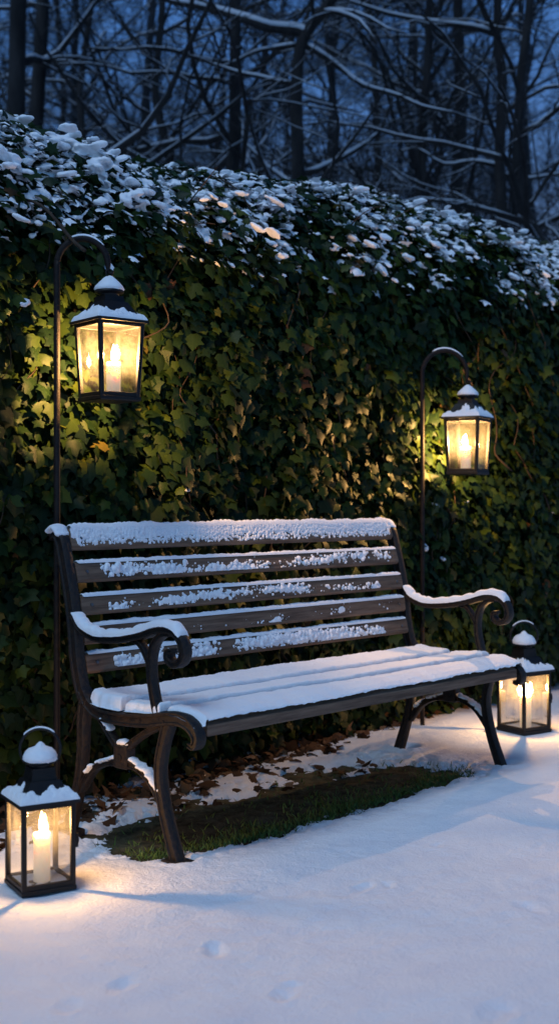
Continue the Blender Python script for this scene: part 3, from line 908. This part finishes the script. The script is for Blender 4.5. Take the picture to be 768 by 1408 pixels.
for (v0, v1) in ((-.094, .020), (.038, .180), (.198, .332)):
    g = MB(); ns = 40; vs = []; fs = []; nn_ = 7
    prof = []
    for j in range(nn_):
        v = v0 + (v1 - v0) * j / (nn_ - 1); prof.append((v, float(seat_top(v)) - (.004 if j in (0, nn_ - 1) else 0)))
    for j in range(nn_ - 1, -1, -1):
        v = v0 + (v1 - v0) * j / (nn_ - 1); prof.append((v, float(seat_top(v)) - .034 + (.004 if j in (0, nn_ - 1) else 0)))
    k = len(prof)
    x0, x1 = .046, BL - .046
    if v0 < 0: x0, x1 = .046, BL - .046
    for i in range(ns + 1):
        for (v, w) in prof: vs.append((x0 + (x1 - x0) * i / ns, v, w))
    for i in range(ns):
        for j in range(k): fs.append((i * k + j, (i + 1) * k + j, (i + 1) * k + (j + 1) % k, i * k + (j + 1) % k))
    fs.append(tuple(range(k))); fs.append(tuple(ns * k + j for j in range(k - 1, -1, -1)))
    g.add(vs, fs)
    slat = g.build('seat_slat', M['wood'], bench, 35)
    # the snow lying on this slat
    a, b = 620, 64
    SG, VG = np.meshgrid(np.linspace(.0, BL, a), np.linspace(v0 + .0006, v1 - .0006, b), indexing='ij')
    rag = .0035 * fbm(SG * 40, VG * 12, v0 * 9, 4)
    lo = v0 + (-.003 if v0 < 0 else .002); hi = v1 - .002
    d = np.minimum(VG - lo, hi - VG) + rag
    dx = np.minimum(SG - .004 - .012 * (fbm(VG * 30, SG * 0, 1.0, 2) + .3), BL - .004 - SG) + .5 * rag
    if v0 < 0: dx = np.minimum(SG - .012 - 1.1 * np.clip(-.03 - VG, 0, 1) * .4, BL - .012 - SG) + .5 * rag
    T_ = (.013 if v0 < 0 else .0205 if v0 < .1 else .028) + .004 * fbm(SG * 4, VG * 9, 3.0, 3) + .0035 * fbm(SG * 26, VG * 26, 3.0, 3)
    edge_f = np.sqrt(np.clip(1 - (1 - np.clip(np.minimum(d / .010, dx / .016), 0, 1)) ** 2, 0, 1))
    lift = np.where((SG < .05) | (SG > BL - .05), .004, 0)
    hh = T_ * edge_f + .0012 * fbm(SG * 140, VG * 140, 2.0, 2)
    W = seat_top(VG) + lift + np.where(edge_f <= .01, -.007, hh)
    if v0 < 0: W = np.where(VG < -.098, np.minimum(W, .352), W)
    P = np.stack([SG, VG, W], -1)
    g = MB(); g.grid(P); g.build('snow', M['snow'], slat, True)

# ------------------------------------------------------------------ lanterns
LIGHTS = []


def lantern(name, loc, rotz, scale, hanging, label, latch_side=1, power=1.0):
    t = empty(name, loc, rotz)
    t.scale = (scale,) * 3
    tag(t, label, 'lantern')
    sb, st = (.058, .067) if hanging else (.0635, .0635)     # half widths foot / head
    H0, H1 = .0, .205
    g = MB()
    g.loft4([(sb, sb, 0), (sb + .002, sb + .002, .003), (sb + .002, sb + .002, .010), (sb, sb, .012)])
    g.build('base', M['lantern'], t, 30)
    if not hanging: pass
    g = MB()
    for (a, b) in ((-1, -1), (1, -1), (1, 1), (-1, 1)):
        i = .005
        g.bar((a * (sb - i), b * (sb - i), .010), (a * (st - i), b * (st - i), H1), .0115, .0115, (1, 0, 0))
    for z, hw in ((.017, sb), (H1 - .006, st)):
        hw -= .005
        for (p, q) in (((-hw, -hw, z), (hw, -hw, z)), ((hw, -hw, z), (hw, hw, z)), ((hw, hw, z), (-hw, hw, z)), ((-hw, hw, z), (-hw, -hw, z))):
            g.bar(p, q, .0095, .011)
    fr = g.build('frame', M['lantern'], t, 30)
    for k in range(4):
        a = k * math.pi / 2
        ca, sa = math.cos(a), math.sin(a)
        b0, b1 = sb - .005, st - .005
        # a pane is a thin sheet set just inside the frame bars
        vs = []
        for (x, hw, z) in ((-b0 + .004, b0, .020), (b0 - .004, b0, .020), (b1 - .004, b1, H1 - .010), (-b1 + .004, b1, H1 - .010)):
            vs.append((x * ca + hw * sa, x * sa - hw * ca, z))
        g = MB(); g.add(vs, [(0, 1, 2, 3)]); g.build('pane', M['glass_clear' if hanging else 'glass'], t)
    # roof: flared pyramid, neck, cap
    e = st + (.008 if hanging else .010)
    g = MB()
    if hanging:
        rings = [(e, e, H1 - .002), (e, e, H1 + .004), (e * .86, e * .86, H1 + .013), (e * .66, e * .66, H1 + .028), (.036, .036, H1 + .052), (.034, .034, H1 + .054)]
    else:
        rings = [(e, e, H1 - .002), (e, e, H1 + .004), (e * .84, e * .84, H1 + .014), (e * .62, e * .62, H1 + .029), (.037, .037, H1 + .046), (.034, .034, H1 + .048)]
    g.loft4(rings)
    roof = g.build('roof', M['lantern'], t, 30)
    zn = rings[-1][2] - .002
    nh = .018 if hanging else .030
    g = MB()
    g.loft4([(.031, .031, zn), (.027, .027, zn + nh * .7), (.027, .027, zn + nh)])
    g.lathe([(.025, zn + nh), (.026, zn + nh + .006), (.034, zn + nh + .008), (.0385, zn + nh + .011), (.037, zn + nh + .016), (.029, zn + nh + .026), (.016, zn + nh + .033), (.006, zn + nh + .038), (.004, zn + nh + .042), (.0065, zn + nh + .046), (.004, zn + nh + .050), (.001, zn + nh + .051)])
    cap = g.build('cap', M['lantern'], t, 40)
    zc = zn + nh + .012
    # snow: rim of the roof and dome of the cap
    def pyr(x, y):
        d = np.maximum(np.abs(x), np.abs(y))
        return np.interp(d, [r[0] for r in rings[::-1]], [r[2] for r in rings[::-1]])
    a = 110
    gx_, gy_ = np.meshgrid(np.linspace(-e + .0012, e - .0012, a), np.linspace(-e + .0012, e - .0012, a), indexing='ij')
    d = np.maximum(np.abs(gx_), np.abs(gy_))
    sd0 = hash(label) % 97 * .37
    sd0 = loc[0] * 13.7 + loc[1] * 3.1
    inner = .047 + .014 * fbm(gx_ * 60 + sd0, gy_ * 60, 2.0, 3) + .014 * fbm(gx_ * 18 + sd0, gy_ * 18, 4.0, 2)
    lump = fbm(gx_ * 90 + sd0, gy_ * 90, 6.0, 3)
    edge_f = np.clip((e - .0016 - d) / .006, 0, 1) * np.clip((d - inner) / .010, -1, 1)
    hh = np.where(edge_f > 0, .0075 * np.sqrt(np.clip(edge_f, 0, 1)) * (1 + .5 * lump), -.004)
    g = MB(); g.grid(np.stack([gx_, gy_, pyr(gx_, gy_) + hh], -1)); g.build('snow', M['snow'], roof, True)
    g = MB()
    pr = [(.037, .002), (.0405, .005), (.039, .013), (.035, .022), (.027, .030), (.013, .035), (.008, .041), (.003, .045)]
    if hanging: pr = [(.036, .003), (.0395, .007), (.036, .015), (.028, .024), (.017, .034), (.009, .040), (.003, .0425)]
    n = 36; ang = np.arange(n) * 2 * math.pi / n
    rows = []
    for r, z in pr:
        jit = 1 + .06 * fbm(np.cos(ang) * 3 + sd0, np.sin(ang) * 3, z * 60, 3)
        rows.append(np.stack([r * jit * np.cos(ang), r * jit * np.sin(ang), zc + z + .002 * fbm(np.cos(ang) * 4 + sd0, np.sin(ang) * 4, z * 50, 2)], 1))
    P = np.stack(rows + [np.repeat(np.array([[0, 0, zc + pr[-1][1] + .001]]), n, 0)])
    P = np.concatenate([P, P[:, :1]], 1)
    g = MB(); g.grid(P[:, ::-1]); g.build('snow', M['snow'], cap, True)
    # ring handle / hanging eye
    g = MB()
    if hanging:
        zr = zc + .050; ang = np.linspace(0, 2 * math.pi, 25)
        g.tube(np.stack([.010 * np.cos(ang), ang * 0, zr + .010 * np.sin(ang)], 1), .0022, 8, False)
        g.build('hanging_eye', M['lantern'], t, True)
    else:
        zr = zc + .029; rr_ = .047; ang = np.linspace(R(-42), R(222), 40)
        tl = R(-6)
        px = rr_ * np.cos(ang); pz = rr_ * np.sin(ang)
        hn = -rotz + R(4)   # the ring stands turned towards the path
        g.tube(np.stack([px * math.cos(hn), px * math.sin(hn), zr + pz], 1), .0033, 8)
        hd = g.build('handle', M['lantern'], t, True)
        a2 = np.linspace(R(48), R(140), 22)
        g = MB(); rr2 = rr_ + .003
        g.tube(np.stack([rr2 * np.cos(a2) * math.cos(hn), rr2 * np.cos(a2) * math.sin(hn), zr + rr2 * np.sin(a2)], 1), np.concatenate([[.0008], np.full(20, .0026), [.0008]]), 8)
        g.build('snow', M['snow'], hd, True)
        # latch on the door side
        g = MB()
        g.box((sb + .001, -sb + .009, .112), (.006, .012, .022)); g.tube([(sb + .006, -sb + .006, .103), (sb + .0075, -sb + .004, .112), (sb + .006, -sb + .006, .128)], .003, 8)
        g.box((sb + .004, -sb + .006, .100), (.007, .008, .007))
        g.build('latch', M['lantern'], t, 30)
    # snow that drifted onto the lantern's floor
    a = 40; hw = sb - .010
    gx_, gy_ = np.meshgrid(np.linspace(-hw, hw, a), np.linspace(-hw, hw, a), indexing='ij')
    hz = .0125 + .006 * np.clip(np.maximum(np.abs(gx_), np.abs(gy_)) / hw - .3, 0, 1) + .004 * fbm(gx_ * 50 + sd0, gy_ * 50, 1.0, 3)
    g = MB(); g.grid(np.stack([gx_, gy_, hz], -1)); g.build('floor_snow', M['snow'], t, True)
    return t


def candle(loc, scale, label, height, power):
    t = empty('candle', loc)
    t.scale = (scale,) * 3
    tag(t, label, 'candle')
    r = .0195
    g = MB()
    pr = [(r * .97, 0), (r, .002)] + [(r, height * k / 8) for k in range(1, 8)] + [(r, height - .002), (r * .94, height), (r * .75, height - .002), (r * .3, height - .004), (.001, height - .004)]
    g.lathe(pr, n=32); g.build('wax', M['wax'], t, 50)
    g = MB(); g.tube([(0, 0, height - .005), (.0006, 0, height + .003), (.0016, 0, height + .009)], .0011, 6); g.build('wick', M['lantern'], t, True)
    z0 = height + .004
    fp = catmull([(.0010, z0), (.0046, z0 + .004), (.0068, z0 + .011), (.0064, z0 + .019), (.0046, z0 + .028), (.0022, z0 + .037), (.0003, z0 + .046)], 4)
    g = MB(); g.lathe([(max(a_, .0003), b_) for a_, b_ in fp], n=16)
    g.build('flame', M['flame'], t, True)
    ld = bpy.data.lights.new('candle_light', 'POINT'); ld.energy = power; ld.color = (1.0, 0.53, 0.17); ld.shadow_soft_size = .005
    lo = bpy.data.objects.new('candle_light', ld); col.objects.link(lo); lo.parent = t; lo.location = (0, 0, z0 + .017)
    return t


def at(px, py, z):
    return np.array([(px - 384) / 1700 * z, z, CAM_H - (py - 690) / 1700 * z])


PW = 8.0
# near ground lantern
zc = 2.895; c0 = at(55.5, 690, zc); c0[2] = 0.000
lantern('lantern', tuple(c0), R(30), 1.0, False, 'square candle lantern on the snow at the near left end of the bench', power=1)
candle(tuple(c0 + np.array([.004, 0, .013])), 1.0, 'cream pillar candle burning in the lantern standing near left on the snow', .112, PW * .60)
# far ground lantern
zc = 4.86; c1 = at(719.5, 690, zc); c1[2] = 0.000
lantern('lantern', tuple(c1), R(34), 1.16, False, 'ring handled lantern on the snow behind the far right armrest of the bench', power=1)
candle(tuple(c1 + np.array([0.006, 0, .015])), 1.16, 'cream pillar candle burning in the lantern behind the far right armrest', .108, PW * .85)


def hook(loc, r, ztop, side, label, zend):
    t = empty('shepherd_hook', tuple(loc))
    tag(t, label, 'lantern pole')
    g = MB()
    zs = ztop - r * 1.05
    pts = [(0, 0, -.08), (0, 0, .4), (0, 0, .9)] + [(0, 0, z) for z in np.linspace(1.0, zs, 6)]
    for a in np.linspace(math.pi, 0, 20)[1:]:
        pts.append((r + r * math.cos(a), 0, zs + r * 1.05 * math.sin(a)))
    pts += [(2 * r, 0, zs - (zs - zend) * .5), (2 * r, 0, zend)]
    pts = np.array(pts)
    rad = np.full(len(pts), .0095); rad[-3:] = [.008, .0065, .005]
    pp = catmull(pts, 3); g.tube(pp, np.interp(np.linspace(0, 1, len(pp)), np.linspace(0, 1, len(pts)), rad), 10)
    # small upturned tip that carries the lantern's eye
    a = np.linspace(math.pi, 2 * math.pi, 9)
    q = np.stack([2 * r + .008 + .008 * np.cos(a), a * 0, zend - .0 + .008 * np.sin(a)], 1)
    g.tube(q, np.linspace(.005, .003, 9), 8)
    rod = g.build('rod', M['rod'], t, True)
    g = MB(); b = np.linspace(R(128), R(28), 18)
    q = np.stack([r + (r + .0) * np.cos(b), b * 0, zs + (r * 1.05) * np.sin(b) + .0085], 1)
    g.tube(q, np.concatenate([[.001, .003], np.full(14, .0055), [.003, .001]]), 8)
    g.build('snow', M['snow'], rod, True)
    return t


# near pole and lantern
zp = 3.56
pb = at(78.5, 690, zp); pb[2] = 0
top = at(113, 328, zp)[2]; r = 35 / 1700 * zp
zend = at(148, 372, zp)[2]
hook(pb, r, top, 1, 'dark iron hook pole behind the left end of the bench holding the larger looking lantern', zend)
SC = 1.10
hz = zend - .296 * SC - .010
lc = np.array([pb[0] + 2 * r + .004, zp, at(0, 553, zp)[2]])
print('hang', hz, lc[2])
HT = {}
lc[2] = zend - SC * (.205 + .054 - .002 + .018 + .012 + .060) + .004
print('lantern bottom px', 690 - (lc[2] - CAM_H) * 1700 / zp)
lantern('lantern', tuple(lc), R(38), SC, True, 'tapered lantern with snowy roof hanging from the pole above the left armrest')
candle(tuple(lc + np.array([.012, 0, .016])), 1.05, 'tall cream candle burning in the lantern hung on the left pole', .092, PW * 4.9)
# far pole and lantern
zp = 4.98
pb = at(580, 690, zp); pb[2] = 0
top = at(611, 482, zp)[2]; r = 30.5 / 1700 * zp
zend = at(640, 524, zp)[2]
hook(pb, r, top, 1, 'dark iron hook pole beyond the right end of the bench, close against the hedge', zend)
lc2 = np.array([pb[0] + 2 * r + .004, zp, zend - SC * (.205 + .054 - .002 + .018 + .012 + .060) + .004])
print('lantern2 bottom px', 690 - (lc2[2] - CAM_H) * 1700 / zp)
lantern('lantern', tuple(lc2), R(-30), SC, True, 'tapered lantern hanging in front of the hedge above the right armrest')
candle(tuple(lc2 + np.array([-.008, 0, .016])), 1.05, 'tall cream candle burning in the lantern hung on the right pole', .092, PW * 4.9)


# ------------------------------------------------------------------ trees
def perp(d, rg):
    r_ = rg.normal(size=3); r_ -= d * np.dot(r_, d); return r_ / (np.linalg.norm(r_) + 1e-9)


def limb(rg, p0, d0, L, r0, r1, wob, lift, n):
    pts = [np.array(p0, float)]; d = np.array(d0, float)
    for i in range(n):
        d = d + perp(d, rg) * wob * rg.random() + np.array([0, 0, lift]) ; d /= np.linalg.norm(d)
        pts.append(pts[-1] + d * L / n)
    return np.array(pts), np.linspace(r0, r1, n + 1)


def ramify(rg, pts, rad, level, out, dens=1.0, spread=(35, 75), maxlev=3, start=0.12, droop=0.0):
    out.append((pts, rad, level))
    if level >= maxlev: return
    seg = np.linalg.norm(np.diff(pts, axis=0), axis=1); L = seg.sum(); cum = np.concatenate([[0], np.cumsum(seg)]) / L
    per = [2.8, 4.2, 7.5, 9.0][level]
    k = max(2, int(L * per * dens)); k = min(k, 26)
    for f in np.sort(rg.uniform(start, 1.0, k)):
        i = min(int(np.searchsorted(cum, f)) - 1, len(pts) - 2); i = max(i, 0)
        t = (f - cum[i]) / (cum[i + 1] - cum[i] + 1e-9)
        p = pts[i] * (1 - t) + pts[i + 1] * t; r = rad[i] * (1 - t) + rad[i + 1] * t
        d = pts[i + 1] - pts[i]; d /= np.linalg.norm(d)
        th = R(rg.uniform(*spread)); side = perp(d, rg)
        if level >= 1: side[2] *= .6
        nd = d * math.cos(th) + side * math.sin(th); nd /= np.linalg.norm(nd)
        cl = L * rg.uniform(.25, .55) * (1.15 - .75 * f)
        if level == 0: cl = min(max(cl, 1.0), 3.2)
        cr = min(r * rg.uniform(.35, .6), .045); cr = max(cr, .0034)
        if cl < .14: continue
        n_ = max(4, min(9, int(cl / .16)))
        q, qr = limb(rg, p, nd, cl, cr, max(cr * .28, .0022), .42, rg.uniform(-.05, .09) - droop, n_)
        ramify(rg, q, qr, level + 1, out, dens, spread, maxlev, .12, droop)


def tree_meshes(name, out, snow_min=.0035, snow_scale=1.0):
    g = MB(); s_ = MB()
    for pts, rad, lev in out:
        if len(pts) < 2: continue
        g.tube(pts, rad, [10, 6, 4, 3][min(lev, 3)], lev == 0)
        d = np.gradient(pts, axis=0); d /= np.linalg.norm(d, axis=1)[:, None] + 1e-9
        flat = np.sqrt(np.clip(1 - d[:, 2] ** 2, 0, 1))
        if lev == 0 and flat.mean() < .6: continue
        if flat.mean() < .62: continue
        if rad[0] < .007 and (len(pts) * 7 + int(abs(pts[0][0]) * 1000)) % 10 < 6: continue
        rr_ = np.maximum(rad * .80, snow_min) * np.clip((flat - .45) / .35, .02, 1)
        rr_[0] *= .3; rr_[-1] *= .3
        p = pts + np.array([0, 0, 1.0]) * (rad * .55 + rr_ * .35)[:, None]
        s_.tube(p, rr_ * snow_scale, [8, 6, 4, 3][min(lev, 3)], False)
    return g, s_


def make_tree(label, loc, out, barkm, group=None, rotz=0.0, snow_min=.0022, sscale=.85):
    t = empty('bare_tree', tuple(loc), rotz)
    tag(t, label, 'tree', group)
    g, s_ = tree_meshes('t', out, snow_min, sscale)
    tr = g.build('trunk', barkm, t, True)
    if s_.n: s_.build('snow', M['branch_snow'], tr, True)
    return t


def copy_tree(root, loc, rotz, sc_, label, group):
    r_ = root.copy(); col.objects.link(r_); r_.location = loc; r_.rotation_euler = (0, 0, rotz); r_.scale = (sc_,) * 3
    r_['label'] = label; r_['group'] = group
    for ch in list(root.children):
        c = ch.copy(); col.objects.link(c); c.parent = r_
        for g_ in list(ch.children):
            d = g_.copy(); col.objects.link(d); d.parent = c
    return r_


GROUND_Z = -0.03


def trunk_pts(xpx, z, lean, height, wob, rg, n=14):
    b = np.array([(xpx - 384) / 1700 * z, z, GROUND_Z])
    ys = np.linspace(0, height, n)
    x = np.cumsum(rg.normal(0, wob, n)) * 1.0; y = np.cumsum(rg.normal(0, wob, n))
    x -= x[0]; y -= y[0]
    return b, np.stack([x + lean * ys, y, ys], 1)


# distinct trees: (px of trunk at mid band, distance, radius, lean, height, label)
FEAT = [
    (12, 10.0, .105, .00, 9.0, 'thickest straight dark trunk at the far left, beyond the hedge', .5),
    (47, 11.0, .095, .00, 9.5, 'straight dark trunk just right of the thickest left trunk', .5),
    (92, 14.0, .070, .015, 9.0, 'slim dark trunk in the wood, third from the left above the hedge', .9),
    (112, 16.0, .075, -.01, 9.0, 'slim trunk close beside the third trunk from the left', .9),
    (297, 10.5, .085, .02, 8.5, 'dark trunk standing left of centre behind the hedge, many snowy limbs', 1.0),
    (560, 12.0, .070, -.01, 8.5, 'tree right of centre whose trunk fans into steep upright limbs', 1.3),
    (515, 15.0, .075, .0, 9.0, 'dim trunk between the centre trunk and the fanning tree', 1.0),
    (634, 13.0, .105, .0, 9.0, 'broad dim trunk in the right part of the dark wood', 1.0),
]
for i, (px, z, r0, lean, H, lab, dn) in enumerate(FEAT):
    rg = np.random.default_rng(100 + i)
    b, tp = trunk_pts(px, z, lean, H, .035, rg)
    rad = np.interp(tp[:, 2], [0, .6, H], [r0 * 1.35, r0, r0 * .25])
    out = []
    sp = (25, 50) if 'fans' in lab else (45, 85)
    ramify(rg, tp, rad, 0, out, dn * .9, sp, 3, .14 if dn > .6 else .3)
    make_tree(lab, b, out, M['bark'])

# curved slender tree left of centre and the hooked one at far right
rg = np.random.default_rng(210)
b = np.array([(246 - 384) / 1700 * 11.0, 11.0, GROUND_Z])
tp = catmull([(0, 0, 0), (.02, .02, 2.0), (.0, .0, 3.1), (-.06, .05, 3.9), (-.22, .1, 4.6), (-.15, .1, 5.6), (-.3, .0, 7.0)], 3)
out = []; ramify(rg, tp, np.linspace(.065, .02, len(tp)), 0, out, 1.0, (40, 80), 3, .3)
make_tree('slender bent tree with wide spreading snowy limbs left of the left centre trunk', b, out, M['bark'])
rg = np.random.default_rng(211)
b = np.array([(790 - 384) / 1700 * 9.5, 9.5, GROUND_Z])
tp = catmull([(0.1, 0, 0), (.0, .02, 1.8), (-.08, .0, 2.5), (-.30, .05, 3.0), (-.42, .1, 3.4), (-.40, .1, 4.2), (-.32, .1, 5.0), (-.36, .0, 6.4)], 3)
out = []; ramify(rg, tp, np.linspace(.075, .02, len(tp)), 0, out, .9, (40, 80), 3, .35)
make_tree('crooked dark stem curving upward at the far right edge of the wood', b, out, M['bark'])

# the tree whose heavy snow-laden limb crosses the top
zc = 9.5
rg = np.random.default_rng(77)


def tw(px, py, dz=0.0):
    q = at(px, py, zc + dz); return q


base = tw(408, 690); base[2] = GROUND_Z
out = []
trunk = catmull([base, tw(407, 400), tw(409, 230), tw(407, 130), tw(414, 60), tw(440, 20), tw(464, -12), tw(500, -90)], 3)
ramify(rg, trunk - base, np.linspace(.060, .034, len(trunk)), 0, out, .8, (45, 85), 3, .40)
for pts, r0, r1, sc1 in (([tw(424, 52), tw(408, 43), tw(372, 39), tw(340, 28), tw(308, 18, .2), tw(268, 8, .3), tw(236, 2, .5), tw(180, -20, .8)], .042, .018, 1),
                         ([tw(418, 62), tw(445, 78), tw(470, 96), tw(500, 118, -.2), tw(545, 131, -.3), tw(580, 146, -.4), tw(625, 155, -.5)], .026, .007, 1),
                         ([tw(408, 62), tw(380, 66), tw(350, 72, .3), tw(316, 88, .4), tw(290, 96, .5)], .02, .006, 1)):
    q = catmull(pts, 3) - base
    ramify(rg, q, np.linspace(r0, r1, len(q)), 1, out, .5, (35, 75), 3, .15)
make_tree('forked tree behind the hedge with a heavy snow covered limb reaching left across the top', base, out, M['bark'], sscale=1.15)
# long limb sweeping across the top right
zc = 10.5
base = tw(690, 690); base[2] = GROUND_Z
out = []
trunk = catmull([base, tw(694, 400), tw(686, 230), tw(690, 110), tw(682, 44), tw(690, -80)], 3)
ramify(rg, trunk - base, np.linspace(.06, .03, len(trunk)), 0, out, .7, (40, 80), 3, .35)
for pts, r0, r1 in (([tw(684, 48), tw(649, 38), tw(594, 31), tw(560, 25), tw(530, 18), tw(500, 8), tw(474, -2), tw(440, -25)], .026, .008),
                    ([tw(690, 240), tw(720, 246), tw(745, 243), tw(775, 238)], .02, .01), ([tw(692, 230), tw(650, 222), tw(610, 226), tw(575, 205), tw(548, 208)], .02, .006)):
    q = catmull(pts, 3) - base
    ramify(rg, q, np.linspace(r0, r1, len(q)), 1, out, .5, (35, 75), 3, .15)
make_tree('thin trunk at the right with one long snowy limb sweeping leftward overhead', base, out, M['bark'], sscale=1.1)

# the far wood: five growth forms, copied
protos = []
GRP = 'dim bare trees filling the depth of the wood'
LAB = 'thin bare tree dimly seen deep in the dusky wood, snow on its twigs'
spots = []
rs = np.random.default_rng(404)
for i in range(42):
    z = 15 + 30 * (i / 42) ** 1.2 + rs.uniform(-.8, .8)
    px = ((i * 0.618034) % 1) * 900 - 70
    spots.append((px, z, rs.uniform(0, 6.28), rs.uniform(.85, 1.25)))
for i, (px, z, rz, s1) in enumerate(spots):
    loc = ((px - 384) / 1700 * z, z, GROUND_Z)
    if i < 6:
        rg = np.random.default_rng(500 + i)
        b, tp = trunk_pts(px, z, rg.uniform(-.04, .04), 10.5, .05, rg)
        rad = np.interp(tp[:, 2], [0, .6, 10.5], [.10, .075, .018])
        out = []; ramify(rg, tp, rad, 0, out, 1.35, (25, 70) if i % 2 else (35, 85), 3, .10)
        t = make_tree(LAB, loc, out, M['bark_haze'], GRP, rz, .003)
        protos.append(t)
    else:
        copy_tree(protos[i % 6], loc, rz, s1, LAB, GRP)

# ------------------------------------------------------------------ light, sky, camera
w = bpy.data.worlds.new('World'); sc.world = w; w.use_nodes = True
nt = w.node_tree; nt.nodes.clear()
wo = N(nt, 'ShaderNodeOutputWorld'); bg = N(nt, 'ShaderNodeBackground'); sky = N(nt, 'ShaderNodeTexSky')
sky.sky_type = 'NISHITA'; sky.sun_disc = False
SUN_EL, SUN_ROT = R(-1.5), R(190)
sky.sun_elevation = SUN_EL; sky.sun_rotation = SUN_ROT
sky.air_density = 1.0; sky.dust_density = 0.4; sky.ozone_density = 4.0
tint = N(nt, 'ShaderNodeMixRGB', blend_type='MULTIPLY'); tint.inputs[0].default_value = 1.0; tint.inputs[2].default_value = (0.66, 1.20, 0.92, 1)
nt.links.new(sky.outputs[0], tint.inputs[1]); nt.links.new(tint.outputs[0], bg.inputs[0]); bg.inputs[1].default_value = 2.1
nt.links.new(bg.outputs[0], wo.inputs[0])

sl = bpy.data.lights.new('sky_glow', 'SUN'); sl.energy = 1.45; sl.angle = R(30); sl.color = (0.59, 0.78, 1.0)
so = bpy.data.objects.new('sky_glow', sl); col.objects.link(so)
dirv = Vector((0.28, 0.40, -0.90)).normalized()
so.rotation_euler = dirv.to_track_quat('-Z', 'Y').to_euler()

cd = bpy.data.cameras.new('camera'); co = bpy.data.objects.new('camera', cd); col.objects.link(co)
co.location = (0, 0, CAM_H); co.rotation_euler = (R(90), 0, 0)
cd.sensor_fit = 'VERTICAL'; cd.sensor_height = 36.0; cd.lens = 36.0 * 1700 / 1408
cd.shift_y = -(704 - 690) / 1408.0
cd.clip_end = 2000; cd.clip_start = .05
cd.dof.use_dof = True; cd.dof.focus_distance = 3.6; cd.dof.aperture_fstop = 3.0
sc.camera = co

sc.render.engine = 'CYCLES'
sc.view_settings.view_transform = 'Standard'; sc.view_settings.look = 'None'; sc.view_settings.exposure = 0; sc.view_settings.gamma = 1
sc.cycles.use_denoising = True
sc.cycles.max_bounces = 8; sc.cycles.transparent_max_bounces = 16
sc.cycles.sample_clamp_indirect = 4.0
sc.cycles.caustics_reflective = False; sc.cycles.caustics_refractive = False
